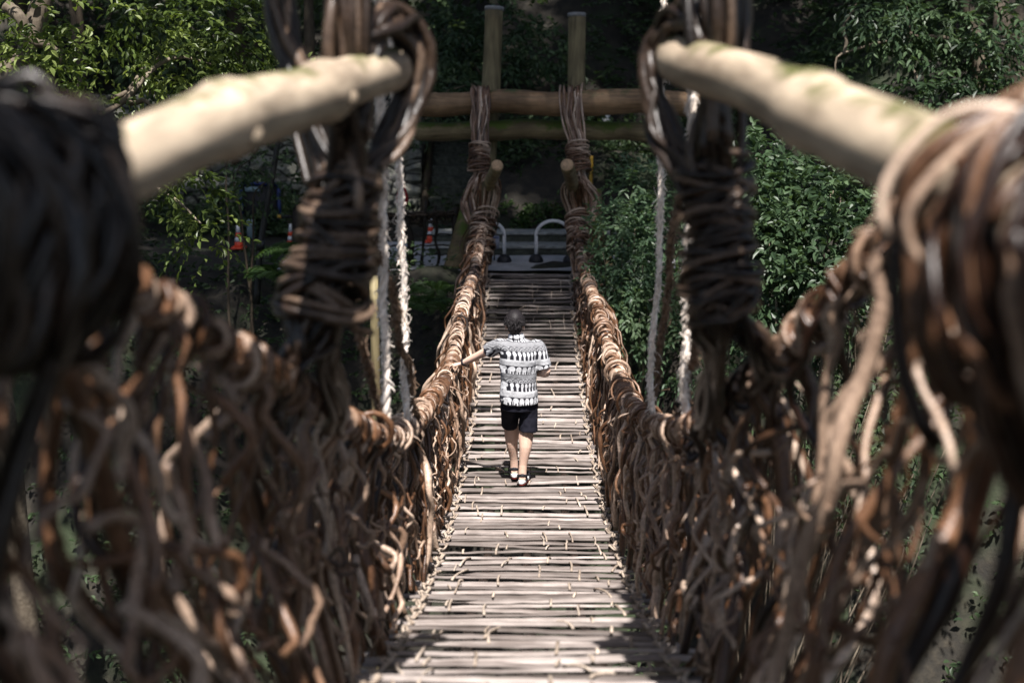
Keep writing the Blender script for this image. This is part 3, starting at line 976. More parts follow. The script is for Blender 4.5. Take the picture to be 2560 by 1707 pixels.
def gate_binding(s, label, seed, drape_u, w1, w2, splay_u, brace):
    g = np.random.default_rng(seed)
    root = empty("vine_binding", tuple(P(w2[0][0], 650, 23.5)), label, "vine bundle", "vine bindings down the posts of the far gate")
    items = []

    def add(pts, r, tone=None):
        items.append((strand_through(pts, 36, .02), knobby(36, r, g), float(np.clip(g.normal(.55, .25), 0, 1)) if tone is None else tone))
    u0, u1 = drape_u
    (wa, va0), (wb, va1), hw = w1
    for q in range(26):                         # over the beam, gathered, through the first winding, splayed below
        u = u0 + (u1 - u0) * g.uniform()
        ug = wa + (u - (u0 + u1) / 2) * .75
        ub = splay_u[0] + (splay_u[1] - splay_u[0]) * g.uniform()
        add([P(u + g.normal() * 2, 250, 24.30), P(u, 219 + g.normal() * 3, 24.05), P(u + g.normal() * 2, 240, 23.78), P(u + g.normal() * 3, 290, 23.74), P(ug, va0 - 6, 23.72), P(ug - s * 3, va1, 23.68),
             P((ug + ub) / 2, va1 + 30, 23.64), P(ub, 500 + g.normal() * 12, 23.7), P(ub * .7 + w2[0][0] * .3, 560, 23.6)], g.uniform(.012, .019))
    st_u = 1222 if s < 0 else 1432
    for q in range(20):                         # round the stub and down into the second winding
        k = g.uniform(-1, 1)
        uu = st_u + k * 30
        add([P(st_u - k * 8, 440 + g.normal() * 4, 23.0), P(st_u + k * 24, 452 + g.normal() * 8, 23.1), P(uu, 490, 23.3), P(w2[0][0] + k * 22, 545, 23.45), P(w2[1][0] + k * 20, 640, 23.2), P(w2[1][0] - s * -8 + k * 18, 700, 21.5)], g.uniform(.011, .018))
    for q in range(9):                          # loops hanging outside
        k = g.uniform(0, 1)
        o = s * (16 + 40 * k)
        add([P(w2[0][0], 548, 23.6), P(w2[0][0] + o * .8, 555 + 20 * k, 23.7), P(w2[0][0] + o * 1.35, 600 + 12 * k, 23.8), P(w2[0][0] + o, 640 + 20 * k, 23.8), P(w2[0][0] + o * .5, 660, 23.7)], g.uniform(.009, .014), .35)
    split_parts(items, "vine_strand", M['vine'], root, k=6)
    for (pa, pb, h, tn, z0, z1) in ((P(wa, va0, 23.75), P(wb, va1, 23.7), hw, 9, 0, 0), (P(w2[0][0], w2[0][1], 23.55), P(w2[1][0], w2[1][1], 23.3), w2[2], 13, 0, 0)):
        for q in range(2):
            w, r = winding(pa, pb, [h * 23.6 / FOC + .012 * q] * 3, tn, .015, 18)
            mb = MB(); mb.tube(w, r, 6, np.concatenate([np.repeat(.6 + .35 * np.sin(np.linspace(0, 60, len(w)) + q), 6), [.5, .5]]))
            mb.build("binding_vine", M['vine'], root)
    mb = MB()
    a, c = P(*brace[0]), P(*brace[1])
    n = 14
    t = np.linspace(0, 1, n)[:, None]
    pts = a + (c - a) * t + wig(n, .02, .8, g)
    br = empty("timber_brace", tuple(c), "mossy thick brace log leaning behind the %s binding of the far gate" % ("left" if s < 0 else "right"), "log", "leaning brace logs of the far gate")
    mb.tube(pts, np.linspace(.15, .20, n), 14, .4); mb.build("log_body", M['mossy'], br)


gate_binding(-1, "brown vine binding down from the beams at the left far gate post", 51, (1180, 1222), ((1199, 364), (1197, 430), 25), ((1213, 535), (1195, 655), 30), (1150, 1195), ((1180, 480, 24.6), (1122, 735, 24.2)))
gate_binding(1, "brown vine binding down from the beams at the right far gate post", 53, (1401, 1458), ((1443, 362), (1447, 432), 28), ((1443, 535), (1446, 625), 27), (1455, 1503), ((1478, 480, 24.6), (1512, 735, 24.2)))

# ------------------------------------------------------------------ far landing: steps, bollards, cones, fences
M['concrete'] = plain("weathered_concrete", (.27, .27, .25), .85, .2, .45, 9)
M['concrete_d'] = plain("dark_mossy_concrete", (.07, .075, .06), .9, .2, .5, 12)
steps = empty("concrete_steps", (0.35, 26.9, .03), "two low weathered concrete steps across the gravel behind the white bollards", "steps")
lo = P(1300, 628, 26.2); 
for nm, y0_, dp, z0_, hh in (("lower_step", 25.35, .62, .0, .17), ("upper_step", 25.97, .55, .0, .33)):
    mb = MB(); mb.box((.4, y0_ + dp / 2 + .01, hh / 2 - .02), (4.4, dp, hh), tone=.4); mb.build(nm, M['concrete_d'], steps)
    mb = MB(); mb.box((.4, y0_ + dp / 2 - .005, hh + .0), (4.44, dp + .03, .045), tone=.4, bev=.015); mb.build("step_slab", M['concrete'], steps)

M['white_paint'] = plain("white_painted_steel", (.80, .80, .82), .35, .5, .08, 30)
M['rubber'] = plain("black_rubber", (.022, .022, .026), .5, .4, .3, 20)


def bollard(cx, cy, label, w=.60, h=.72):
    root = empty("arch_bollard", (cx, cy, .035), label, "bollard", "white arch bollards on the gravel")
    mb = MB()
    pts = [np.array([-w / 2, 0, .05]), np.array([-w / 2, 0, h - w * .42])]
    for a in np.linspace(0, math.pi, 13):
        pts.append(np.array([-w / 2 * math.cos(a), 0, h - w * .42 + w * .42 * math.sin(a)]))
    pts += [np.array([w / 2, 0, h - w * .42]), np.array([w / 2, 0, .05])]
    base = np.array([cx, cy, .035])
    mb.tube(np.array(pts) + base, .030, 12, .5); mb.build("arch_tube", M['white_paint'], root)
    for sx in (-1, 1):
        mb = MB()
        c = base + np.array([sx * w / 2, 0, 0])
        prof_ = [(.128, 0), (.128, .03), (.115, .07), (.085, .11), (.045, .135), (.035, .14)]
        mb.loft([(c + np.array([0, 0, z]), (r, 0, 0), (0, r, 0)) for r, z in prof_], 20); mb.build("rubber_foot", M['rubber'], root)
        mb = MB()
        mb.loft([(c + np.array([0, 0, .30]), (.034, 0, 0), (0, .034, 0)), (c + np.array([0, 0, .335]), (.034, 0, 0), (0, .034, 0))], 12); mb.build("collar", M['white_paint'], root)
    return root


def gpt(u, z):
    q = P(u, 650, z); return float(q[0]), float(q[1])


bx, by = gpt(1383, 24.85)
bollard(bx, by, "white arch bollard seen whole, in front of the steps by the right binding")
bx, by = gpt(1218, 24.85)
bollard(bx, by, "white arch bollard half hidden behind the left binding of the gate")
# small paper notice on the left bollard
nb = empty("notice_board", tuple(P(1236, 622, 24.95)), "small bluish notice sheet hung by the half hidden bollard", "notice")
M['paper'] = plain("bluish_paper", (.42, .44, .55), .6, .2, .06, 5)
M['ink'] = plain("blue_ink_band", (.16, .20, .38), .6, .2, .1, 5)
q = P(1236, 606, 24.95)
mb = MB(); mb.box(q, (.17, .012, .23), tone=.5); mb.build("sheet", M['paper'], nb)
mb = MB(); mb.box(q + np.array([0, -.008, .085]), (.15, .004, .03)); mb.build("heading_band", M['ink'], nb)
mb = MB(); mb.tube(np.array([[q[0], q[1] + .012, .03], [q[0], q[1] + .012, q[2] + .08]]), .012, 8); mb.build("stake", M['concrete_d'], nb)

M['cone_o'] = plain("orange_red_plastic", (.70, .075, .03), .45, .4, .12, 10)
M['cone_w'] = plain("white_reflective_band", (.70, .70, .70), .4, .5, .06, 10)


def cone(c, h, label, group="red and white traffic cones on the far path"):
    root = empty("traffic_cone", tuple(c), label, "traffic cone", group)
    c = np.asarray(c, float)
    mb = MB(); mb.box(c + np.array([0, 0, .02]), (h * .56, h * .56, .04), bev=.012)
    R0, R1 = h * .19, h * .05

    def R(t): return R0 + (R1 - R0) * t
    for t0, t1 in ((.03, .30), (.48, .66)):
        mb.loft([(c + np.array([0, 0, h * t]), (R(t), 0, 0), (0, R(t), 0)) for t in (t0, t1)], 18)
    mb.build("cone_body", M['cone_o'], root)
    for t0, t1 in ((.30, .48), (.66, 1.0)):
        mb = MB(); mb.loft([(c + np.array([0, 0, h * t]), (R(t) * 1.01, 0, 0), (0, R(t) * 1.01, 0)) for t in (t0, t1)], 18)
        mb.build("white_band", M['cone_w'], root)


def ground_hit(u, v, z0=.04):
    d = P(u, v, 1.0) - CAM
    return CAM + d * ((z0 - CAM[2]) / d[2])


q = ground_hit(1077, 606)
cone((q[0], q[1], .04), .45, "red and white cone behind the branch fence left of the gate")
q = ground_hit(597, 622)
cone((q[0], q[1], .04), .46, "red and white cone half lost in leaves near the dark lamp pole")
q = ground_hit(728, 618)
cone((q[0], q[1], .04), .44, "dim red cone in the shade by the dark timber post")

M['fence'] = bark_mat("dark_branch_bark", (.012, .010, .008), (.024, .019, .014), (.07, .05, .035), .7, 30, .3)


def branch_fence(x0, x1, y0, y1, label, seed, posts):
    g = np.random.default_rng(seed)
    root = empty("branch_fence", ((x0 + x1) / 2, (y0 + y1) / 2, .03), label, "fence", "fences of rough dark branches at the far end")

    def at(t): return np.array([x0 + (x1 - x0) * t, y0 + (y1 - y0) * t, .03])
    for k, t in enumerate(posts):
        n = 10
        tt = np.linspace(0, 1, n)
        lean = g.normal() * .08
        pts = at(t) + np.stack([lean * tt, 0 * tt, tt * (1.02 + g.uniform(-.05, .12))], 1) + wig(n, .022, .9, g)
        mb = MB(); mb.tube(pts, knobby(n, (.062 if k in (2, 5) else .026) if len(posts) == 6 else .032, g), 8, .3); mb.build("fence_post", M['fence'], root)
    mb = MB()
    for k in range(13):
        h = .84 + g.normal() * .05
        n = 40
        tt = np.linspace(-.02, 1.02, n)
        pts = np.array([at(t) for t in tt]); pts[:, 2] += h; pts += wig(n, .035, 5, g)
        mb.tube(pts, knobby(n, g.uniform(.010, .02), g), 6, float(g.uniform(.2, 1)))
    mb.build("woven_top_rail", M['fence'], root)
    for h in (.18, .34, .52):
        n = 30
        tt = np.linspace(-.02, 1.02, n)
        pts = np.array([at(t) for t in tt]); pts[:, 2] += h; pts += wig(n, .02, 3, g)
        mb = MB(); mb.tube(pts, knobby(n, .013, g), 6, .4); mb.build("cross_branch", M['fence'], root)


q0 = P(960, 655, 24.3); q1 = P(1165, 655, 24.7)
branch_fence(q0[0], q1[0], q0[1], q1[1], "dark branch fence in front of the striped cone, left of the gate", 61, (.03, .2, .34, .455, .665, .9))
q0 = P(1500, 600, 25.2); q1 = P(1640, 600, 26.2)
branch_fence(q0[0], q1[0], q0[1], q1[1], "dark branch fence running behind the cool green bush right of the gate", 62, (.05, .2, .35, .5, .65, .8, .95))

# ------------------------------------------------------------------ stone walls, stairs, sign, poles
def stone_mat(name, sc_, dark, mid, light, moss):
    m, nt, b = new_mat(name)
    tc = node(nt, "ShaderNodeTexCoord")
    mp = node(nt, "ShaderNodeMapping"); mp.inputs["Scale"].default_value = (1, 1, 1.5)
    nz = node(nt, "ShaderNodeTexNoise"); nz.inputs["Scale"].default_value = 2.0
    nt.links.new(tc.outputs["Object"], nz.inputs["Vector"])
    ad = node(nt, "ShaderNodeMix", data_type='VECTOR'); ad.inputs[0].default_value = .12
    nt.links.new(tc.outputs["Object"], ad.inputs[4]); nt.links.new(nz.outputs["Color"], ad.inputs[5])
    nt.links.new(ad.outputs[1], mp.inputs[0])
    vo = node(nt, "ShaderNodeTexVoronoi"); vo.inputs["Scale"].default_value = sc_
    vd = node(nt, "ShaderNodeTexVoronoi", feature='DISTANCE_TO_EDGE'); vd.inputs["Scale"].default_value = sc_
    nt.links.new(mp.outputs[0], vo.inputs["Vector"]); nt.links.new(mp.outputs[0], vd.inputs["Vector"])
    sep = node(nt, "ShaderNodeSeparateColor"); nt.links.new(vo.outputs["Color"], sep.inputs[0])
    c = ramp(nt, sep.outputs[0], [(0, dark), (.5, mid), (1, light)])
    n1 = noise(nt, 14, 5, .65)
    c = mixc(nt, 1.0, c, ramp(nt, n1, [(.3, (.55, .55, .52)), (.7, (1.15, 1.15, 1.1))]), 'MULTIPLY')
    n2 = noise(nt, 1.6, 4)
    c = mixc(nt, ramp(nt, n2, [(.52, (0, 0, 0)), (.66, (.8, .8, .8))]), c, moss)
    edge = ramp(nt, vd.outputs["Distance"], [(.02, (0, 0, 0)), (.09, (1, 1, 1))])
    c = mixc(nt, edge, (.008, .008, .007), c)
    nt.links.new(c, b.inputs["Base Color"]); b.inputs["Roughness"].default_value = .85
    bump(nt, b, vd.outputs["Distance"], 1.0, .25)
    return m


M['stone'] = stone_mat("rubble_stone", 2.6, (.16, .16, .14), (.27, .265, .23), (.40, .39, .33), (.08, .09, .045))


def stone_wall(x0, x1, y, z0, z1, label, seed, lean=.25):
    g = np.random.default_rng(seed)
    nxs, nzs = int((x1 - x0) / .08), int((z1 - z0) / .08)
    xs, zs = np.linspace(x0, x1, nxs), np.linspace(z0, z1, nzs)
    XX, ZZ = np.meshgrid(xs, zs)
    # pillow each stone: jittered cells
    cells = [(x + g.normal() * .10, z + g.normal() * .06) for x in np.arange(x0, x1, .40) for z in np.arange(z0, z1, .26)]
    cells = np.array(cells)
    D = (XX.ravel()[:, None] - cells[None, :, 0]) ** 2 + (1.4 * (ZZ.ravel()[:, None] - cells[None, :, 1])) ** 2
    D.sort(axis=1)
    e = np.sqrt(D[:, 1]) - np.sqrt(D[:, 0])
    dep = .10 * np.clip(e / .16, 0, 1) ** .6
    YY = y + lean * (ZZ - z0) - dep.reshape(ZZ.shape)
    V = np.stack([XX, YY, ZZ], -1).reshape(-1, 3)
    i = (np.arange(nzs - 1)[:, None] * nxs + np.arange(nxs - 1)[None, :]).ravel()
    mb = MB(); mb.add(V, np.stack([i, i + 1, i + nxs + 1, i + nxs], -1))
    # back and top so that the wall is solid
    t = lean * (z1 - z0)
    mb.box(((x0 + x1) / 2, y + t / 2 + .45, (z0 + z1) / 2), (x1 - x0, .8, z1 - z0 - .06))
    return tag(mb.build("stone_wall", M['stone'], smooth=False), label, "wall")


stone_wall(-12, -4.55, 31.2, -.1, 2.6, "dark rubble stone wall behind the lamp pole and blue framed board", 71)
stone_wall(-4.4, -2.3, 29.8, -.1, 3.0, "dark mossy stone wall between the big trunk and the shaded stairs", 72)
# shaded stairs with a side stringer
st = empty("stone_stairs", (-1.6, 29.2, 0), "unlit stone stairs climbing beside the mossy wall, left of the gate", "stairs")
mb = MB()
for k in range(9):
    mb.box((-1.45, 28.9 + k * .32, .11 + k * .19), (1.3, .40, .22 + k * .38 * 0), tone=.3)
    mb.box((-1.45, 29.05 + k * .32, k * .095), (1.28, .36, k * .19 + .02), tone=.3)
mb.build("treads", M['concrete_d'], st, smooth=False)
mb = MB()
mb.tube(np.array([[-2.17, 28.7, .1], [-2.17, 30.2, 1.1], [-2.17, 31.7, 2.1]]), .09, 4, .5); mb.build("stringer", M['trunk'], st)

M['blue'] = plain("blue_paint", (.006, .018, .10), .45, .4, .1, 10)
M['pale_panel'] = plain("pale_blue_panel", (.22, .30, .33), .5, .3, .1, 10)
M['dark_panel'] = plain("dark_board", (.018, .018, .018), .6, .3, .2, 10)
zb = 28.6
sb = empty("sign_board", tuple(P(652, 600, zb)), "dark board in a blue frame behind the leaning lamp pole", "sign board")
q = P(652, 525, zb); w_, h_ = 85 * zb / FOC, 124 * zb / FOC
mb = MB(); mb.box(q, (w_, .05, h_)); mb.build("panel", M['dark_panel'], sb)
mb = MB(); mb.box(q + np.array([-.22 * w_, -.035, .42 * h_]), (.42 * w_, .02, .1 * h_)); mb.build("pale_strip", M['pale_panel'], sb)
mb = MB()
mb.box(q + np.array([0, -.01, h_ / 2 + .03]), (w_ + .13, .09, .06)); mb.box(q + np.array([w_ / 2 + .035, -.01, 0]), (.06, .088, h_))
mb.box(q + np.array([-w_ / 2 - .035, -.01, 0]), (.06, .088, h_)); mb.build("frame", M['blue'], sb)
mb = MB()
for sx in (-1, 1):
    mb.tube(np.array([q + np.array([sx * w_ * .42, .04, -h_ / 2 + .05]), np.array([q[0] + sx * w_ * .42, q[1] + .04, -.1])]), .03, 8)
mb.build("legs", M['blue'], sb)

M['pole'] = plain("dark_painted_pole", (.018, .017, .016), .45, .45, .2, 10)
lp = empty("lamp_pole", tuple(P(646, 735, 22.5)), "dark slim pole leaning in front of the blue framed board", "pole")
pl = catmull([P(641, 760, 22.5), P(651, 615, 22.4), P(670, 500, 22.3), P(692, 372, 22.2), P(705, 250, 22.1)], 20)
mb = MB(); mb.tube(pl, np.linspace(.058, .040, 20), 12); mb.build("shaft", M['pole'], lp)
mb = MB(); mb.tube(pl[5:7], .068, 12); mb.build("collar", M['pole'], lp)

# barrier bar, dark timber post, yellow post, pale post, red bag, box
M['yellow'] = plain("yellow_paint", (.42, .25, .03), .5, .4, .15, 10)
bb = empty("barrier_bar", tuple(P(712, 541, 26.5)), "yellow and black barrier bar fixed to the dark timber post", "barrier")
for k in range(4):
    a, c = P(694 + k * 9, 541, 26.5), P(703 + k * 9, 542, 26.5)
    mb = MB(); mb.tube(np.array([a, c]), .032, 10); mb.build("yellow_band" if k % 2 == 0 else "black_band", M['yellow'] if k in (0,) else M['dark_panel'], bb)
q = P(747, 640, 26.4)
post("timber_post", (q[0], q[1], -.1), P(747, 512, 26.4), .125, .12, 'fence', "thick dark timber post holding the yellow and black bar", "post")
q = P(1479, 470, 27.5)
post("marker_post", (q[0], q[1], .1), P(1478, 390, 27.5), .034, .034, 'yellow', "yellow marker post behind the right binding of the gate", "post")
q = P(1515, 380, 30)
post("marker_post", (q[0], q[1], .6), P(1515, 283, 30), .085, .085, 'cone_w', "pale stone post glimpsed between the two gate beams", "post")
M['red'] = plain("dull_red_cloth", (.30, .025, .03), .8, .1, .25, 10)
q = P(1006, 488, 25.2)
mb = MB()
mb.loft([(q + np.array([0, 0, h]), (r, 0, 0), (0, r * .7, 0)) for r, h in ((.02, -.19), (.085, -.17), (.11, -.10), (.10, 0), (.07, .10), (.05, .17), (.02, .20))], 14)
tag(mb.build("red_bag", M['red']), "dull red bag hanging in the shade behind the pale straight rope", "bag")
q = P(628, 572, 27.8)
mb = MB(); mb.box((q[0], q[1], q[2]), (.15, .15, .36), bev=.02)
mb.tube(np.array([[q[0], q[1] + .0, -.1], [q[0], q[1], q[2] - .1]]), .025, 8)
tag(mb.build("utility_box", M['pale_panel']), "pale blue-grey box on a stake between a cone and the lamp pole", "box")
post("standing_pole", (P(934, 1200, 15.2)[0], P(934, 1200, 15.2)[1], float(ground_z(-1.7, 15))), P(934, 690, 14.4), .052, .048, 'post', "greenish pole standing behind the thick white looped rope", "post")

# ------------------------------------------------------------------ foliage
def sprays(mb, C, D, length, nleaf, L, W, g, droop=.25, tone_base=None, flat=.7, sag=.25):
    """C: spray bases, D: directions; leaves alternate along each twig"""
    n = len(C)
    D = D / (np.linalg.norm(D, axis=1, keepdims=True) + 1e-9)
    length = np.broadcast_to(length, (n,)) * g.uniform(.6, 1.3, n)
    S = np.cross(D, np.array([0, 0, 1.0]) + g.normal(size=(n, 3)) * .25)
    S /= np.linalg.norm(S, axis=1, keepdims=True) + 1e-9
    U = np.cross(S, D)
    tb = g.uniform(.15, .85, n) if tone_base is None else tone_base
    for k in range(nleaf):
        t = (k + 1) / nleaf
        p = C + D * (length * t)[:, None]
        p[:, 2] -= sag * length * t * t
        sg = 1 if k % 2 else -1
        A = D * (.55 + .5 * (k == nleaf - 1)) + S * sg * (.85 if k < nleaf - 1 else 0) + g.normal(size=(n, 3)) * .22
        A[:, 2] -= droop
        N = U * flat + g.normal(size=(n, 3)) * .30 + np.array([0, 0, .25])
        mb.leaves(p + g.normal(size=(n, 3)) * L * .1, A, N, L * g.uniform(.7, 1.25, n), W * g.uniform(.75, 1.25, n), np.clip(tb + g.normal(size=n) * .14, 0, 1))


def blob_points(c, r, n, g, shell=.55):
    v = g.normal(size=(n, 3)); v /= np.linalg.norm(v, axis=1, keepdims=True)
    rad = g.uniform(0, 1, n) ** (1 / 3) * (1 - shell) + shell * g.uniform(.75, 1.05, n)
    return np.asarray(c) + v * rad[:, None] * np.asarray(r), v


def crown(name, parent, mat, blobs, L, W, g, spray_len, nleaf=6, droop=.25, out=.7, sag=.25):
    mb = MB()
    for c, r, n in blobs:
        p, v = blob_points(c, r, n, g)
        D = v * out + g.normal(size=(n, 3)) * .45
        D[:, 2] -= .10
        tb = np.clip(.45 + .28 * g.normal() + .22 * g.normal(size=n), 0, 1)
        sprays(mb, p, D, spray_len, nleaf, L, W, g, droop, tb, sag=sag)
    return mb.build(name, mat, parent, smooth=False)


def limb_set(name, mat, parent, limbs, g, k=8):
    mb = MB()
    for pts, r0, r1 in limbs:
        q = catmull(pts, 22) + wig(22, .02 + r0 * .15, 1.2, g)
        mb.tube(q, np.linspace(r0, r1, 22) * (1 + .06 * g.normal(size=22)), k, float(g.uniform(.3, .8)))
    return mb.build(name, mat, parent)


def tree(name, label, cat, base, limbs, blobs, leafmat, L, W, spray_len, seed, nleaf=6, barkmat='trunk', group=None, droop=.25, sag=.25):
    g = np.random.default_rng(seed)
    root = empty(name, tuple(base), label, cat, group)
    if limbs:
        limb_set("trunk", M[barkmat], root, limbs, g)
    crown("crown", root, M[leafmat], blobs, L, W, g, spray_len, nleaf, droop, sag=sag)
    return root


def gz(x, y): return float(ground_z(x, y))


def B(u, v, z, ru, rv, rz_, n):
    """blob by bearing: radii in photo pixels and metres of depth"""
    k = z / FOC
    return (P(u, v, z), (ru * k, rz_, rv * k), n)


# sunlit tree upper left
bx_, by_ = -6.2, 15.5
base = np.array([bx_, by_, gz(bx_, by_)])
tree("sunlit_tree", "sunlit yellow-green tree with grey limbs behind the log in the upper left", "tree", base,
     [([base, base + np.array([.3, .2, 2.5]), P(-60, 420, 15.0), P(60, 150, 15), P(150, -150, 15)], .20, .10),
      ([P(-60, 330, 15.0), P(150, 300, 15.2), P(300, 250, 15.3), P(430, 160, 15.6), P(520, 165, 15.8)], .06, .015),
      ([P(300, 250, 15.3), P(400, 270, 15.2), P(470, 300, 15)], .03, .008),
      ([P(280, 255, 15.3), P(330, 210, 15.5), P(400, 130, 15.8)], .03, .01),
      ([P(10, 20, 14.6), P(60, 60, 14.6), P(100, 110, 14.6), P(150, 160, 14.8)], .07, .03),
      ([P(-60, 420, 15.0), P(200, 430, 15.2), P(400, 480, 15.2), P(500, 560, 15)], .05, .01)],
     [B(60, 60, 14.5, 150, 110, .8, 70), B(250, 50, 15.5, 160, 90, 1, 50), B(430, 60, 15.8, 150, 80, .8, 56), B(560, 60, 16, 110, 90, .7, 90),
      B(90, 190, 14.5, 130, 100, .8, 66), B(250, 190, 15.5, 130, 90, .9, 38), B(470, 170, 15.7, 110, 60, .7, 46), B(610, 130, 16, 60, 80, .6, 50),
      B(180, 300, 15.3, 150, 60, .8, 50), B(60, 320, 14.8, 90, 80, .8, 50), B(740, 190, 17, 70, 35, .4, 34), B(480, 500, 15, 70, 60, .4, 22),
      B(500, 590, 14.8, 60, 60, .4, 18), B(430, 430, 15.2, 80, 40, .5, 24)],
     'leaf_sun', .092, .040, .34, 101, 8, 'branch', droop=.45, sag=.4)

# right-hand bushes
def bush(name, label, base, blobs, leafmat, L, W, sl, seed, stems, nleaf=6, droop=.25, group=None):
    g = np.random.default_rng(seed + 500)
    base = np.asarray(base, float)
    limbs = []
    for k in range(stems):
        c, r, n = blobs[k % len(blobs)]
        tip = np.asarray(c) + g.normal(size=3) * np.asarray(r) * .6
        mid = base * .5 + tip * .5 + np.array([0, 0, .3]) + g.normal(size=3) * .2
        limbs.append(([base + g.normal(size=3) * .08, mid, tip], .022, .005))
    return tree(name, label, "bush", base, limbs, blobs, leafmat, L, W, sl, seed, nleaf, 'branch', group, droop)


bp = P(1590, 800, 21.0)
bush("leafy_bush", "cool green bush in front of the branch fence right of the gate", (bp[0], bp[1], gz(bp[0], bp[1])),
     [B(1610, 480, 21.5, 70, 70, .6, 120), B(1560, 580, 21, 70, 60, .6, 120), B(1650, 610, 21, 90, 80, .7, 150), B(1570, 680, 20.6, 90, 60, .6, 140), B(1640, 760, 20.6, 110, 70, .7, 140),
      B(1560, 800, 20.4, 70, 90, .6, 70), B(1720, 880, 20.2, 120, 90, .7, 80)],
     'leaf_cool', .105, .046, .32, 111, 18, 7)
bp = P(2020, 1050, 16.5)
bush("broadleaf_bush", "big broad leaved green bush under the sunlit log on the right", (bp[0], bp[1], gz(bp[0], bp[1])),
     [B(1900, 470, 17, 100, 70, .7, 120), B(2040, 500, 16.5, 130, 80, .8, 190), B(1930, 590, 16.3, 110, 80, .7, 150), B(2080, 640, 16, 120, 90, .8, 170), B(1960, 720, 16, 110, 80, .7, 120),
      B(1890, 400, 17.5, 60, 50, .5, 60)],
     'leaf_mid', .125, .060, .40, 112, 24, 7, droop=.4)
bp = P(1950, 1150, 17)
bush("twiggy_bush", "dark twiggy bush with drooping bare twigs below the broad leaved one", (bp[0], bp[1], gz(bp[0], bp[1])),
     [B(1950, 800, 17, 120, 70, .8, 90), B(2080, 830, 17, 110, 80, .8, 80), B(1900, 900, 16.6, 90, 70, .8, 80), B(2200, 950, 16.6, 160, 120, 1, 110), B(2150, 1150, 15.6, 160, 140, 1, 100), B(2400, 850, 17, 160, 200, 1, 120)],
     'leaf_dark', .12, .05, .36, 113, 34, 6, droop=.3)
# tree upper right
bx_, by_ = 7.5, 22.5
base = np.array([bx_, by_, gz(bx_, by_)])
tree("drooping_tree", "dark tree with drooping leaf sprays and crooked pale branches in the upper right", "tree", base,
     [([base, base + np.array([-.2, 0, 2]), P(2480, 300, 21), P(2420, 60, 20.6), P(2300, -200, 20.5)], .18, .08),
      ([P(2420, 100, 20.6), P(2300, 90, 20.5), P(2180, 115, 20.3), P(2100, 140, 20.2), P(2080, 200, 20.2)], .035, .012),
      ([P(2105, 135, 20.2), P(2120, 60, 20.3), P(2150, -30, 20.4)], .028, .014),
      ([P(2250, -60, 20.4), P(2270, 70, 20.4), P(2280, 150, 20.2), P(2300, 210, 20)], .035, .012)],
     [B(2200, 30, 20.3, 90, 60, .6, 70), B(2330, 50, 20.5, 110, 70, .7, 110), B(2450, 60, 20.6, 110, 90, .8, 110), B(2240, 80, 20.2, 60, 40, .5, 40), B(2400, 150, 20.4, 130, 60, .7, 80),
      B(2350, 220, 20.3, 110, 60, .6, 45), B(2300, 250, 20, 70, 40, .5, 30), B(2520, 220, 20.4, 80, 90, .6, 60)],
     'leaf_mid', .14, .05, .36, 115, 7, 'branch', droop=.5, sag=.45)
# dark bush behind the gate posts
bp = P(1240, 260, 29)
bush("gate_bush", "dark green leafy bush behind the capped gate posts and the beams", (bp[0], bp[1] + 1.2, gz(bp[0], bp[1] + 1.2)),
     [B(1150, 80, 29, 70, 60, .7, 110), B(1120, 170, 29, 70, 60, .7, 100), B(1270, 90, 29.3, 80, 60, .7, 100), B(1360, 120, 29.5, 70, 50, .6, 80), B(1080, 260, 28, 60, 70, .5, 70), B(1230, 160, 29.3, 70, 50, .6, 50)],
     'leaf_mid', .15, .06, .34, 117, 14, 6)
bp = P(1310, 560, 27.4)
bush("low_fern_bush", "low green leafy plants on the dark soil above the concrete steps", (bp[0], bp[1], gz(bp[0], bp[1])),
     [B(1270, 545, 27.2, 40, 26, .3, 60), B(1350, 550, 27.2, 50, 26, .3, 70), B(1310, 480, 28.2, 60, 40, .3, 60), B(1395, 530, 27.3, 30, 26, .3, 36)],
     'fern', .12, .06, .22, 118, 0, 5)

# background forest: trunks one can tell apart, each with its own crown
fg = np.random.default_rng(77)
spots = [(-9.2, 29.5), (-6.7, 34.0), (-3.2, 33.5), (-1.0, 37.0), (1.6, 34.5), (3.6, 31.0), (5.6, 34.0), (8.2, 29.5), (-11.5, 33.0), (11.0, 32.0), (.4, 42.0), (-5.2, 41.0), (6.5, 41.0)]
kinds = ["at the far left, beside the stone wall", "behind the long stone wall", "behind the mossy wall by the stairs", "up the slope behind the left gate post", "up the slope right behind the right gate post",
         "right of the gate behind the beams' ends", "high on the bank behind the right rope pair", "on the right bank behind the drooping tree", "farthest left behind the stone wall", "at the far right edge of the wood",
         "topmost behind the gate's middle", "deep in the wood behind the sunlit tree", "deep in the wood behind the upper right branches"]
for (x, y_), kd in zip(spots, kinds):
    base = np.array([x, y_, gz(x, y_) - .1])
    h = 8 + fg.uniform(0, 3)
    lean = fg.normal() * .5
    blobs = [((x + lean + fg.normal() * 1.2, y_ + fg.normal() * 1.0, base[2] + h * q), (1.9, 1.7, 1.1), 90) for q in (.32, .48, .62, .78, .92)]
    tree("forest_tree", "dark forest tree " + kd, "tree", base,
         [([base, base + np.array([lean * .3, 0, h * .4]), base + np.array([lean, 0, h])], .20 + fg.uniform(-.05, .08), .06),
          ([base + np.array([lean * .4, 0, h * .45]), base + np.array([lean + 1.0, -.4, h * .6]), base + np.array([lean + 1.7, -.6, h * .66])], .05, .015)],
         blobs, 'leaf_dark', .22, .10, .55, int(200 + x * 10 + y_), 6, group="dark trees of the wood behind the far bank")
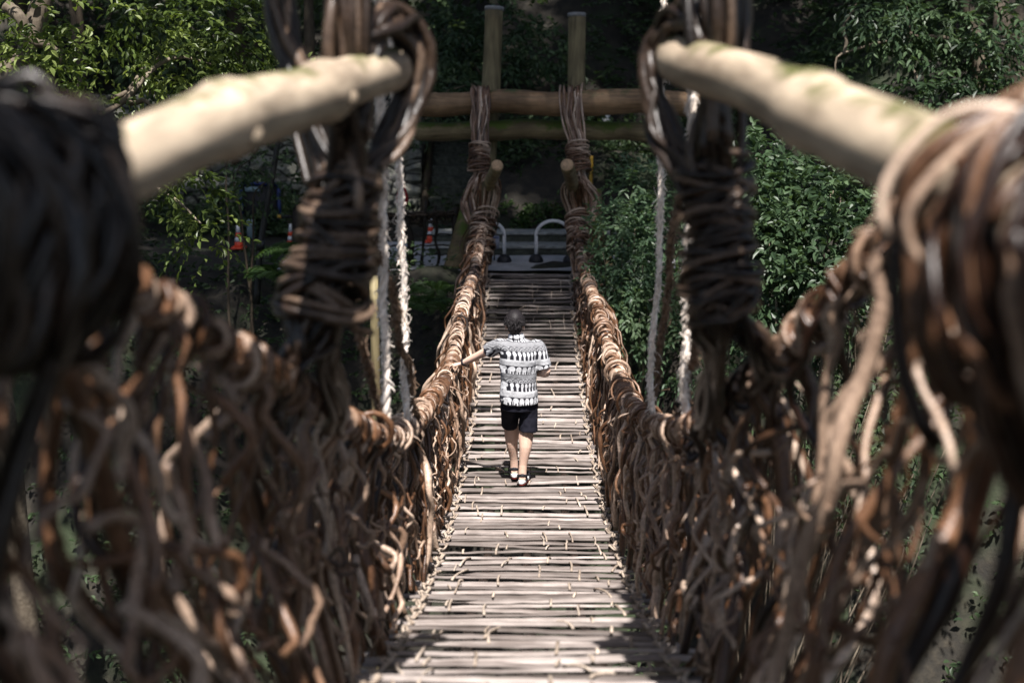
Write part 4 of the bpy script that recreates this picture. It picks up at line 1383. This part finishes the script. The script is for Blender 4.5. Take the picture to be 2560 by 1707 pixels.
# the brown trunk right of the stone wall, saplings in front of it
q = P(787, 640, 26.8)
tree("mossy_tree", "thick mossy trunk between the two stone walls with a little ivy", "tree", np.array([q[0], q[1], -.1]),
     [([np.array([q[0], q[1], -.1]), P(787, 500, 26.7), P(780, 300, 26.5), P(770, 0, 26.3), P(765, -250, 26.2)], .12, .09)],
     [B(800, -200, 26.2, 140, 80, .8, 90), (P(784, 430, 26.5), (.22, .2, .9), 30)], 'leaf_dark', .14, .07, .3, 301, 6)
for uvs, lab, sd in (([(632, 740), (609, 577), (586, 482), (590, 430), (640, 390)], "thin bare sapling left of the lamp pole, forked to the upper right", 1),
                     ([(575, 720), (568, 560), (566, 430), (572, 330)], "straight dark sapling farthest left before the stone wall", 2),
                     ([(615, 612), (634, 540), (634, 490), (655, 460), (690, 440)], "thin twig sapling in front of the blue framed board", 3)):
    pts = [P(u, v, 22.0) for u, v in uvs]
    pts[0][2] = min(pts[0][2], gz(pts[0][0], pts[0][1]) + .2)
    tree("sapling", lab, "sapling", pts[0], [(pts, .026, .009)], [(pts[-2], (.35, .3, .2), 9), (pts[-1], (.35, .3, .2), 9), (pts[2], (.3, .3, .2), 5)], 'leaf_dark', .11, .05, .26, 310 + sd, 6, 'trunk', "thin saplings before the stone wall")

# ferns
def fern(c, size, seed, label):
    g = np.random.default_rng(seed)
    mb = MB()
    for k in range(9):
        az = k * 2 * math.pi / 9 + g.normal() * .2
        n = 16
        t = np.linspace(.08, 1, n)
        d = np.array([math.cos(az), math.sin(az), 0])
        L = size * g.uniform(.8, 1.15)
        p = np.asarray(c) + d * (L * t)[:, None] + np.array([0, 0, 1.0]) * (L * (.75 * t - .75 * t * t))[:, None]
        s = np.cross(d, [0, 0, 1.0])
        for sg in (-1, 1):
            A = np.broadcast_to(s * sg + d * .35, (n, 3)) + g.normal(size=(n, 3)) * .06
            wl = L * .34 * np.sin(math.pi * np.clip(t * .9 + .1, 0, 1)) ** .8 + .02
            mb.leaves(p, A.copy(), np.broadcast_to(np.array([0, 0, 1.0]), (n, 3)) + g.normal(size=(n, 3)) * .1, wl, np.full(n, L * .06), np.clip(g.normal(.55, .15, n), 0, 1), droop=.25)
    return tag(mb.build("fern", M['fern'], smooth=False), label, "fern", "ferns on the left bank")


for k, (u, v, z, sz, lab) in enumerate([(770, 640, 22.0, .75, "bright fern just left of the coiled left hanger"), (690, 690, 22.0, .6, "smaller fern at the foot of the lamp pole"),
                                     (1090, 735, 22.4, .6, "low dark fern under the branch fence, nearest the left binding"), (1050, 770, 21.6, .6, "low dark fern below the branch fence behind the pale straight rope")]):
    fern(P(u, v, z), sz, 400 + k, lab)

# undergrowth: leaves nobody could count on the banks and in the gorge
ug = np.random.default_rng(88)
mb = MB()
def scatter(n, xr, yr, L, W, sl, lift=.25):
    x = ug.uniform(*xr, n); y_ = ug.uniform(*yr, n)
    z = ground_z(x, y_) + ug.uniform(0, lift, n) * ug.uniform(0, 1, n)
    patch = np.sin(x * 1.1 + 2 * np.sin(y_ * .7)) + np.sin(y_ * 1.3 + x * .4)
    keep = patch > -1.0 + ug.uniform(-.6, .6, n)
    keep &= ~((np.abs(x) < 1.3) & (y_ < 28.2)) & ~((y_ > 23.9) & (y_ < 27.2) & (x > -3.9) & (x < 3))
    x, y_, z = x[keep], y_[keep], z[keep]
    n = len(x)
    D = ug.normal(size=(n, 3)) * np.array([1, 1, .3]) + np.array([0, -.4, .45])
    sprays(mb, np.stack([x, y_, z], 1), D, sl, 6, L, W, ug, .2)
scatter(5200, (-9, 9), (14.5, 24.6), .13, .055, .36, .7)
scatter(3600, (-10, 12), (8, 15), .15, .065, .45, .9)
scatter(6500, (-12, 12), (27.5, 36), .16, .07, .45, .8)
scatter(4200, (-14, 14), (36, 46), .2, .09, .5, .8)
tag(mb.build("undergrowth", M['leaf_dark'], smooth=False), "dense dark green undergrowth covering the banks and the gorge", "undergrowth", kind="stuff")

# trees added out of view, crowns placed to shade bridge, banks and gorge
def added_shade_tree(x, y_, label, blobs, seed, z0=None):
    base = np.array([x, y_, gz(x, y_) - .1 if z0 is None else z0])
    g = np.random.default_rng(seed)
    h_ = lambda c: c[2] - 1.5
    rise = {501: 17, 502: 17, 505: 9}.get(seed, 0)
    blobs = [((c[0] + .085 * h_(c) + SUN_DIR.x / SUN_DIR.z * (h_(c) + rise), c[1] + .32 * h_(c) + SUN_DIR.y / SUN_DIR.z * (h_(c) + rise), c[2] + rise), r, n) for c, r, n in blobs]  # crowns shifted along the sun's line so their shade hits chosen spots
    root = empty("added_shade_tree", tuple(base), label, "tree", "unseen trees added to cast shade")
    limbs = []
    for c, r, n in blobs:
        c = np.asarray(c, float)
        top = np.array([base[0], base[1], c[2] - .8])
        limbs.append(([base, (base + top) / 2 + g.normal(size=3) * .1, top, (top + c) / 2 + np.array([0, 0, .4]), c], .22, .05))
    limb_set("trunk", M['trunk'], root, limbs, g)
    crown("crown", root, M['leaf_canopy'], blobs, .34, .20, g, .8, 6)


added_shade_tree(-9.5, 24.5, "unseen tree added left of the far bank, its crown shading the branch fence",
            [((-6, 19, 8.6), (3.2, 3.2, 1.2), 420), ((-8.5, 23, 9.5), (3.6, 3.6, 1.3), 700), ((-7.2, 21.5, 10), (3, 2.4, 1.0), 420), ((-5, 26, 10.5), (3.8, 3.4, 1.2), 420), ((-2.0, 20.4, 8.6), (2.6, 2.8, 1.0), 240), ((-1.5, 23.5, 9.5), (3, 2.6, 1.0), 520), ((.5, 18.6, 8.6), (2.6, 2.2, .8), 90)], 501)
added_shade_tree(9.0, 25.5, "unseen tree added right of the far bank, its crown shading the gate",
            [((4.9, 22.5, 9.6), (2.4, 2.4, 1.0), 140), ((1.4, 21.5, 9.6), (3.0, 2.8, 1.1), 380), ((6, 25.5, 10.5), (4, 3.6, 1.3), 420), ((1.5, 27.6, 11), (4, 3.4, 1.3), 420), ((-2, 30, 13), (4, 4, 1.4), 700), ((4, 31, 13), (4, 4, 1.4), 700)], 502)
added_shade_tree(-5.5, -3.0, "unseen tree added behind the viewer, its crown shading the black vine bundle",
            [((-1.75, .35, 8.2), (.8, .6, .4), 260), ((2.7, .3, 8.5), (.8, .6, .5), 60)], 503, 2.0)
added_shade_tree(-9.5, 11.0, "unseen tree added on the left bank, its crown dappling the sunlit tree", [((-5.6, 13.4, 9.2), (2.4, 1.8, .8), 36), ((-3.4, 13.8, 9.4), (1.6, 1.6, .8), 26)], 504)
added_shade_tree(11.0, 33.0, "tree added up the slope, its unseen crown darkening the wood behind the gate", [((5, 34, 14.5), (4, 3.4, 1.3), 700), ((0, 35, 15), (4, 3.4, 1.3), 700), ((-5, 33.5, 14), (4, 3.6, 1.3), 640), ((-9.5, 30, 12.5), (4, 3.6, 1.3), 420), ((9.5, 29, 12), (4, 3.6, 1.3), 420), ((0, 39, 17), (7, 3.6, 1.4), 1100)], 505)
added_shade_tree(-9.0, 2.0, "unseen tree added on the near left slope, its crown darkening the gorge there", [((-5.9, 2.2, 10), (2, 2, .9), 320), ((-5.1, 4.7, 10), (1.8, 1.6, .9), 260), ((-8.6, 6.0, 10), (2.2, 2.4, .9), 300)], 506)
added_shade_tree(9.5, 2.5, "unseen tree added on the near right slope, its crown darkening the gorge there", [((4.3, 2.2, 10), (2, 2, .9), 320), ((4.2, 5.2, 10), (1.6, 1.6, .9), 220), ((7.0, 6.5, 10), (2.2, 2.4, .9), 300)], 507)
print("ground at gate", gz(0, 24.5), gz(-3, 25), gz(-1.7, 15))
# ------------------------------------------------------------------ walking man
def folds(o, strength, size):
    tx = bpy.data.textures.new("cloth_folds", 'CLOUDS'); tx.noise_scale = size; tx.noise_depth = 2
    d = o.modifiers.new("folds", 'DISPLACE'); d.texture = tx; d.strength = strength; d.mid_level = .5; d.texture_coords = 'LOCAL'
    return o


def voxel(o, size, smooth=2):
    r = o.modifiers.new("union", 'REMESH'); r.mode = 'VOXEL'; r.voxel_size = size; r.use_smooth_shade = True
    s = o.modifiers.new("soften", 'SMOOTH'); s.factor = .5; s.iterations = smooth
    return o


PB = P(1297, 1204, 13.9)
PB[2] = float(deck_z(PB[1])) + .012
man = empty("person", tuple(PB), "man seen from behind in patterned shirt, dark shorts and sandals, left hand on the railing", "person")


def skin_material():
    m, nt, b = new_mat("skin")
    n1 = noise(nt, 9, 3)
    nt.links.new(ramp(nt, n1, [(.3, (.62, .41, .31)), (.7, (.74, .51, .40))]), b.inputs["Base Color"])
    b.inputs["Roughness"].default_value = .55
    b.inputs["Subsurface Weight"].default_value = .08
    b.inputs["Subsurface Radius"].default_value = (.02, .008, .005)
    return m


M['skin'] = skin_material()


def shirt_material():
    m, nt, b = new_mat("patterned_shirt_cloth")

    def mth(op, a, c=None, d=None):
        n = node(nt, "ShaderNodeMath", operation=op)
        for i, x in enumerate((a, c, d)):
            if x is None: continue
            if isinstance(x, bpy.types.NodeSocket): nt.links.new(x, n.inputs[i])
            else: n.inputs[i].default_value = x
        return n.outputs[0]
    tc = node(nt, "ShaderNodeTexCoord")
    sx = node(nt, "ShaderNodeSeparateXYZ"); nt.links.new(tc.outputs["Object"], sx.inputs[0])
    x, y, z = sx.outputs
    wob = mth('MULTIPLY', mth('SINE', mth('MULTIPLY', x, 14.0)), .006)
    z = mth('ADD', z, wob)
    f = mth('FRACT', mth('DIVIDE', mth('SUBTRACT', z, .815 - .305 * 4), .305))
    row = mth('FLOOR', mth('DIVIDE', mth('SUBTRACT', z, .815 - .305 * 4), .305))
    u = mth('ADD', mth('MULTIPLY_ADD', y, .8, x), mth('MULTIPLY', row, .023))

    def cell(pitch, off): return mth('FRACT', mth('ADD', mth('DIVIDE', mth('ADD', u, 5.0), pitch), off))

    def ell(fx, fz, cx, cz, rx, rz):
        a = mth('DIVIDE', mth('SUBTRACT', fx, cx), rx); c = mth('DIVIDE', mth('SUBTRACT', fz, cz), rz)
        return mth('LESS_THAN', mth('ADD', mth('MULTIPLY', a, a), mth('MULTIPLY', c, c)), 1.0)

    def bar(fx, cx, w): return mth('LESS_THAN', mth('ABSOLUTE', mth('SUBTRACT', fx, cx)), w)
    # beasts
    fx = cell(.060, 0.0); fz = mth('DIVIDE', f, .25)
    beast = mth('MAXIMUM', ell(fx, fz, .52, .64, .42, .34), mth('MULTIPLY', mth('LESS_THAN', fz, .62), mth('MAXIMUM', bar(fx, .28, .10), mth('MAXIMUM', bar(fx, .68, .11), bar(fx, .06, .04)))))
    # figures
    fx2 = cell(.046, .3); fz2 = mth('DIVIDE', mth('SUBTRACT', f, .40), .32)
    fig = mth('MAXIMUM', ell(fx2, fz2, .5, .74, .36, .24), mth('MULTIPLY', mth('LESS_THAN', fz2, .7), bar(fx2, .42, .20)))
    fig = mth('MAXIMUM', fig, mth('LESS_THAN', fz2, .16))
    # scallops
    fx3 = cell(.048, .1); fz3 = mth('DIVIDE', mth('SUBTRACT', f, .72), .14)
    a = mth('MULTIPLY', mth('SUBTRACT', fx3, .5), 1.6)
    rr = mth('SQRT', mth('ADD', mth('MULTIPLY', a, a), mth('MULTIPLY', fz3, fz3)))
    sca = mth('MULTIPLY_ADD', mth('SINE', mth('MULTIPLY', rr, 13.0)), .17, .23)
    # assemble by band
    val = mth('MULTIPLY_ADD', beast, .56, .022)

    def pick(v, edge, nv):
        g = mth('GREATER_THAN', f, edge)
        n = node(nt, "ShaderNodeMix", data_type='FLOAT')
        nt.links.new(g, n.inputs[0])
        for s_, q in ((n.inputs[2], v), (n.inputs[3], nv)):
            if isinstance(q, bpy.types.NodeSocket): nt.links.new(q, s_)
            else: s_.default_value = q
        return n.outputs[0]
    val = pick(val, .25, .10); val = pick(val, .265, .40)
    val = pick(val, .39, mth('MULTIPLY_ADD', fig, .54, .02)); val = pick(val, .72, sca)
    val = pick(val, .86, .10); val = pick(val, .872, .25); val = pick(val, .985, .08)
    n1 = noise(nt, 95, 4, .7)
    val = mth('MULTIPLY', val, mth('MULTIPLY_ADD', n1, 1.5, .22))
    cc = node(nt, "ShaderNodeCombineColor")
    nt.links.new(val, cc.inputs[0]); nt.links.new(val, cc.inputs[1]); nt.links.new(mth('MULTIPLY_ADD', val, 1.02, .006), cc.inputs[2])
    nt.links.new(cc.outputs[0], b.inputs["Base Color"])
    b.inputs["Roughness"].default_value = .8
    b.inputs["Specular IOR Level"].default_value = .15
    n2 = noise(nt, 16, 3)
    bump(nt, b, n2, .35, .02)
    return m


M['shirt'] = shirt_material()
M['shorts'] = plain("navy_shorts_cloth", (.012, .012, .020), .75, .2, .3, 14)
M['hair'] = plain("dark_hair", (.012, .009, .010), .6, .3, .35, 60)
M['strap'] = plain("black_strap", (.014, .014, .018), .6, .3, .2, 30)
M['sole_w'] = plain("white_sole", (.70, .70, .70), .55, .3, .08, 20)
M['sole_r'] = plain("red_outsole", (.28, .05, .04), .6, .3, .15, 20)


def Lc(*p): return PB + np.array(p, float)


hy = PB[1] + .36
hx, hz = float(np.interp(hy, RAIL_L[1], RAIL_L[2])), float(np.interp(hy, RAIL_L[1], RAIL_L[3]))
HAND = np.array([hx - PB[0] + .060, .36, hz - PB[2] + .092])
print("hand local", HAND)
skel = {'neck': (-.028, .012, 1.43), 'head': (-.040, .035, 1.565)}
ELB_L, WR_L = np.array([-.350, .16, 1.262]), HAND + np.array([.085, -.035, .028])
SH_L, SH_R = np.array([-.175, 0, 1.375]), np.array([.180, 0, 1.365])
ELB_R, WR_R = np.array([.262, -.02, 1.115]), np.array([.075, .20, 1.06])
AN_L, KN_L, HP_L = np.array([-.045, .20, .105]), np.array([-.072, .150, .485]), np.array([-.085, .01, .86])
AN_R, KN_R, HP_R = np.array([.035, -.01, .105]), np.array([.068, .03, .480]), np.array([.095, .0, .86])

mb = MB()
def limb(pts, rad, k=14):
    q = catmull([PB + np.asarray(p) for p in pts], 24)
    mb.tube(q, np.interp(np.linspace(0, 1, 24), np.linspace(0, 1, len(rad)), rad), k)
# trunk under the clothes
mb.loft([(Lc(0, .0, .80), (.14, 0, 0), (0, .095, 0)), (Lc(0, 0, .90), (.155, 0, 0), (0, .10, 0)), (Lc(0, 0, 1.05), (.135, 0, 0), (0, .085, 0)),
         (Lc(0, 0, 1.25), (.165, 0, 0), (0, .10, 0)), (Lc(-.01, 0, 1.36), (.15, 0, 0), (0, .085, 0)), (Lc(-.02, .005, 1.41), (.075, 0, 0), (0, .06, 0))], 20)
limb([(-.02, .0, 1.37), (-.028, .012, 1.44), (-.036, .028, 1.52)], [.062, .055, .056])
# legs with calves
for HP, KN, AN, sg in ((HP_L, KN_L, AN_L, -1), (HP_R, KN_R, AN_R, 1)):
    calf = KN * .68 + AN * .32 + np.array([.006 * sg, -.020, 0])
    low = KN * .30 + AN * .70 + np.array([0, -.004, 0])
    limb([HP, HP * .5 + KN * .5, KN, calf, low, AN, AN + np.array([0, 0, -.06])], [.084, .078, .066, .074, .054, .040, .042])
    f0 = AN + np.array([0, -.045, -.045])
    limb([f0, AN + np.array([.0, .03, -.045]), AN + np.array([sg * .012, .12, -.062]), AN + np.array([sg * .018, .185, -.07])], [.032, .038, .040, .022])
    for q in range(5):
        tx = AN + np.array([sg * (.018 + (q - 2) * .017), .185 - abs(q - 1.2) * .008, -.074])
        limb([tx, tx + np.array([0, .025, -.004])], [.0095, .008], 8)
# arms
limb([SH_L + np.array([.03, 0, 0]), SH_L, SH_L * .5 + ELB_L * .5, ELB_L, ELB_L * .65 + WR_L * .35, WR_L], [.05, .052, .045, .038, .037, .025])
limb([SH_R + np.array([-.03, 0, 0]), SH_R, SH_R * .5 + ELB_R * .5, ELB_R, ELB_R * .65 + WR_R * .35, WR_R], [.05, .053, .046, .040, .038, .026])


def hand(wr, fwd, palm_n, curl, thumb_s):
    fwd = fwd / np.linalg.norm(fwd)
    sd = np.cross(palm_n, fwd); sd /= np.linalg.norm(sd)
    pn = np.cross(fwd, sd)
    mb.loft([(PB + wr - fwd * .01, sd * .024, pn * .017), (PB + wr + fwd * .03, sd * .036, pn * .016), (PB + wr + fwd * .07, sd * .041, pn * .014), (PB + wr + fwd * .095, sd * .038, pn * .011)], 14)
    for q, (o, L) in enumerate(((-.030, .068), (-.010, .078), (.010, .074), (.029, .058))):
        p0 = wr + fwd * .085 + sd * o
        d1 = fwd * math.cos(curl * .35) - pn * math.sin(curl * .35) + sd * (o * 1.5)
        d2 = fwd * math.cos(curl) - pn * math.sin(curl) + sd * (o * 1.2)
        d3 = fwd * math.cos(curl * 1.6) - pn * math.sin(curl * 1.6)
        p1 = p0 + d1 * L * .45; p2 = p1 + d2 * L * .32; p3 = p2 + d3 * L * .25
        limb([p0, p1, p2, p3], [.0100, .0092, .0085, .0070], 8)
    t0 = wr + fwd * .025 + sd * thumb_s * .030
    t1 = t0 + (sd * thumb_s * .75 + fwd * .7 - pn * .15) * .035
    limb([t0, t1, t1 + (fwd * .9 + sd * thumb_s * .25 - pn * .3) * .028], [.0135, .0115, .0085], 8)


hand(WR_L, HAND - WR_L + np.array([-.05, .03, .0]), np.array([0, 0, 1.0]), .65, 1)
hand(WR_R, np.array([-.6, .75, .0]), np.array([0, .2, 1.0]), .8, -1)
# head: skull, jaw, nose, ears, eyes, mouth
hc = np.array([-.040, .035, 1.570])
mb.loft([(PB + hc + np.array([0, oy, oz]), (rx, 0, 0), (0, ry, 0)) for oz, rx, ry, oy in
         ((-.125, .018, .020, .050), (-.115, .040, .045, .038), (-.085, .060, .072, .018), (-.04, .070, .088, .004), (.0, .075, .096, 0), (.045, .075, .096, -.002), (.085, .062, .080, -.004), (.112, .034, .045, -.004), (.120, .008, .010, -.004))], 22)
limb([hc + np.array([0, .09, .012]), hc + np.array([0, .112, -.022]), hc + np.array([0, .092, -.034])], [.009, .013, .011], 8)
for sg in (-1, 1):
    e = hc + np.array([sg * .078, -.014, -.026])
    mb.loft([(PB + e + np.array([sg * .004, .012, .0]), (0, .004, 0), (0, 0, .022)), (PB + e + np.array([sg * .010, 0, .002]), (sg * .004, .012, 0), (0, 0, .032)), (PB + e + np.array([sg * .015, -.016, .004]), (sg * .003, .004, 0), (0, 0, .026))], 12)
limb([hc + np.array([-.022, .088, -.066]), hc + np.array([0, .094, -.066]), hc + np.array([.022, .088, -.066])], [.005, .008, .005], 8)
body = voxel(mb.build("body", M['skin'], man), .0062, 2)
for sg in (-1, 1):
    mb = MB(); e = hc + np.array([sg * .030, .086, .004])
    mb.loft([(PB + e + np.array([0, .0, -.009]), (.006, 0, 0), (0, .003, 0)), (PB + e, (.013, 0, 0), (0, .007, 0)), (PB + e + np.array([0, 0, .009]), (.006, 0, 0), (0, .003, 0))], 10)
    mb.build("eye", M['strap'], man)

# shirt
mb = MB()
mb.loft([(Lc(.002, -.004, .812), (.192, 0, 0), (0, .142, 0)), (Lc(0, -.004, .87), (.187, 0, 0), (0, .138, 0)), (Lc(-.002, -.004, .97), (.178, 0, 0), (0, .130, 0)), (Lc(-.003, -.004, 1.07), (.176, 0, 0), (0, .126, 0)),
         (Lc(-.003, -.006, 1.20), (.183, 0, 0), (0, .130, 0)), (Lc(-.003, -.008, 1.30), (.192, 0, 0), (0, .128, 0)), (Lc(-.006, -.004, 1.375), (.180, 0, 0), (0, .105, 0)),
         (Lc(-.012, .0, 1.42), (.125, 0, 0), (0, .085, 0)), (Lc(-.024, .008, 1.445), (.078, 0, 0), (0, .070, 0)), (Lc(-.028, .012, 1.485), (.068, 0, 0), (0, .066, 0))], 28)
for SH, EL, k in ((SH_L, ELB_L, .66), (SH_R, ELB_R, .84)):
    end = SH * (1 - k) + EL * k
    limb([SH + (SH * -.22) * np.array([1, 0, 0]), SH, SH * .5 + end * .5, end], [.062, .072, .073, .078], 18)
folds(voxel(mb.build("shirt", M['shirt'], man), .008, 3), .030, .13)
# collar fold
mb = MB()
mb.loft([(Lc(-.026, .006, 1.440), (.080, 0, 0), (0, .074, 0)), (Lc(-.027, .008, 1.462), (.078, 0, 0), (0, .073, 0)), (Lc(-.028, .011, 1.487), (.070, 0, 0), (0, .068, 0))], 26)
mb.build("collar", M['shirt'], man)
# shorts
mb = MB()
mb.loft([(Lc(0, 0, .74), (.165, 0, 0), (0, .125, 0)), (Lc(0, 0, .80), (.172, 0, 0), (0, .128, 0)), (Lc(0, 0, .88), (.168, 0, 0), (0, .120, 0)), (Lc(0, 0, .96), (.15, 0, 0), (0, .10, 0))], 24)
for HP, KN, w in ((HP_L, KN_L + np.array([-.016, 0, 0]), .080), (HP_R, KN_R + np.array([.022, 0, 0]), .096)):
    e = HP * .05 + KN * .95 + np.array([.0 if w < .1 else .012, -.01, .03])
    limb([HP + np.array([0, 0, -.02]), HP * .55 + KN * .45, e], [.096, .090, w], 20)
folds(voxel(mb.build("shorts", M['shorts'], man), .008, 2), .026, .12)
# hair: short layered shell with tufts
g = np.random.default_rng(9)
mb = MB()
mb.loft([(PB + hc + np.array([0, oy, oz]), (rx, 0, 0), (0, ry, 0)) for oz, rx, ry, oy in
         ((-.080, .040, .030, -.056), (-.055, .062, .055, -.044), (-.02, .073, .080, -.030), (.02, .088, .100, -.014), (.06, .093, .107, -.008), (.10, .080, .094, -.005), (.132, .050, .060, -.004), (.146, .014, .016, -.004))], 24)
for _ in range(1100):
    th, ph = g.uniform(0, 2 * math.pi), g.uniform(-.75, 1.45)
    o = np.array([math.cos(ph) * math.cos(th), math.cos(ph) * math.sin(th), math.sin(ph)])
    if o[1] > .35 and o[2] < .35 or (o[2] < -.12 and abs(o[0]) > .62):
        continue
    b0 = hc + np.array([o[0] * .088, -.010 + o[1] * .102, .03 + o[2] * (.106 if o[2] > 0 else .095)])
    fl = np.array([o[0] * .35 + g.normal() * .11, o[1] * .35 + g.normal() * .11, -.75 + .55 * max(0, o[2]) + g.normal() * .15])
    L = g.uniform(.022, .038)
    limb_pts = [b0 - o * .004, b0 + (o * .22 + fl * .5) * L, b0 + (o * .20 + fl * 1.05) * L]
    mb.tube(np.array([PB + p for p in limb_pts]), np.array([.0045, .0036, .0008]), 4, cap=False)
mb.build("hair", M['hair'], man)
# wristwatch
d = (WR_L - ELB_L); d /= np.linalg.norm(d)
mb = MB()
c = WR_L - d * .030
e1 = np.cross(d, [0, 0, 1.0]); e1 /= np.linalg.norm(e1); e2 = np.cross(e1, d)
mb.loft([(PB + c + d * s_, e1 * .0335 * q, e2 * .0335 * q) for s_, q in ((-.013, .9), (-.011, 1), (.011, 1), (.013, .9))], 18)
mb.box(PB + c + e2 * .034, (.03, .03, .010))
mb.build("wristwatch", M['strap'], man)
# sandals
def sandal(AN, sg, yaw):
    cs, sn = math.cos(yaw), math.sin(yaw)

    def ring(z, k, dy=0):
        out = []
        for a in np.linspace(0, 2 * math.pi, 28, endpoint=False):
            yy = math.sin(a) * .142
            w = .041 + .012 * sstep((yy + .06) / .14) - .010 * sstep((yy - .09) / .06)
            xx = math.copysign(abs(math.cos(a)) ** .7, math.cos(a)) * float(w)
            xx, yy = xx * k, yy * k + .065 + dy
            out.append(PB + np.array([AN[0] + xx * cs - yy * sn, AN[1] + xx * sn + yy * cs, z]))
        return np.array(out)

    def stack(levels, mat, name):
        V = np.concatenate([ring(z, k) for z, k in levels])
        n = len(levels); k_ = 28
        i = np.arange(n - 1)[:, None] * k_; j = np.arange(k_)[None, :]; j2 = (j + 1) % k_
        Q = np.stack([i + j, i + j2, i + k_ + j2, i + k_ + j], -1).reshape(-1, 4)
        V = np.concatenate([V, ring(levels[0][0], 0.001)[:1], ring(levels[-1][0], .001)[:1]])
        jj = np.arange(k_)
        T = np.concatenate([np.stack([np.full(k_, n * k_), (jj + 1) % k_, jj], -1), np.stack([np.full(k_, n * k_ + 1), (n - 1) * k_ + jj, (n - 1) * k_ + (jj + 1) % k_], -1)])
        m_ = MB(); m_.add(V, Q, T); return m_.build(name, mat, root)
    root = man
    sand = bpy.data.objects.new("sandal", None); col.objects.link(sand); sand.parent = man; sand.empty_display_size = .05
    sand.matrix_world = man.matrix_world; root = sand
    stack([(-.004, .93), (.0, .98), (.012, .98)], M['sole_r'], "outsole")
    stack([(.0125, 1.0), (.02, 1.02), (.036, 1.0), (.044, .97)], M['sole_w'], "sole")
    m_ = MB()
    fx, fy = math.sin(-yaw), math.cos(yaw)
    for off, z0, rx_, hh, w in ((.0, .060, .044, .075, .013), (.105, .040, .050, .058, .016)):
        c_ = PB + np.array([AN[0] - sn * off, AN[1] + cs * off, .035])
        ar = []
        for a in np.linspace(-.15, math.pi + .15, 14):
            ar.append(c_ + np.array([math.cos(a) * rx_ * cs, math.cos(a) * rx_ * sn + (.0 if off else -.0), math.sin(a) * hh]))
        m_.tube(np.array(ar), w * .55, 8, squash=1.6); m_.build("strap", M['strap'], sand); m_ = MB()
    # heel strap round the back of the ankle
    ar = [PB + np.array([AN[0] + math.cos(a) * .043, AN[1] + .01 + math.sin(a) * .055, .098 - .02 * abs(math.cos(a))]) for a in np.linspace(math.pi, 2 * math.pi, 14)]
    m_.tube(np.array(ar), .010, 8, squash=1.5)
    m_.build("strap", M['strap'], sand)


sandal(AN_L, -1, .02)
sandal(AN_R, 1, -.18)
#PERSON_END
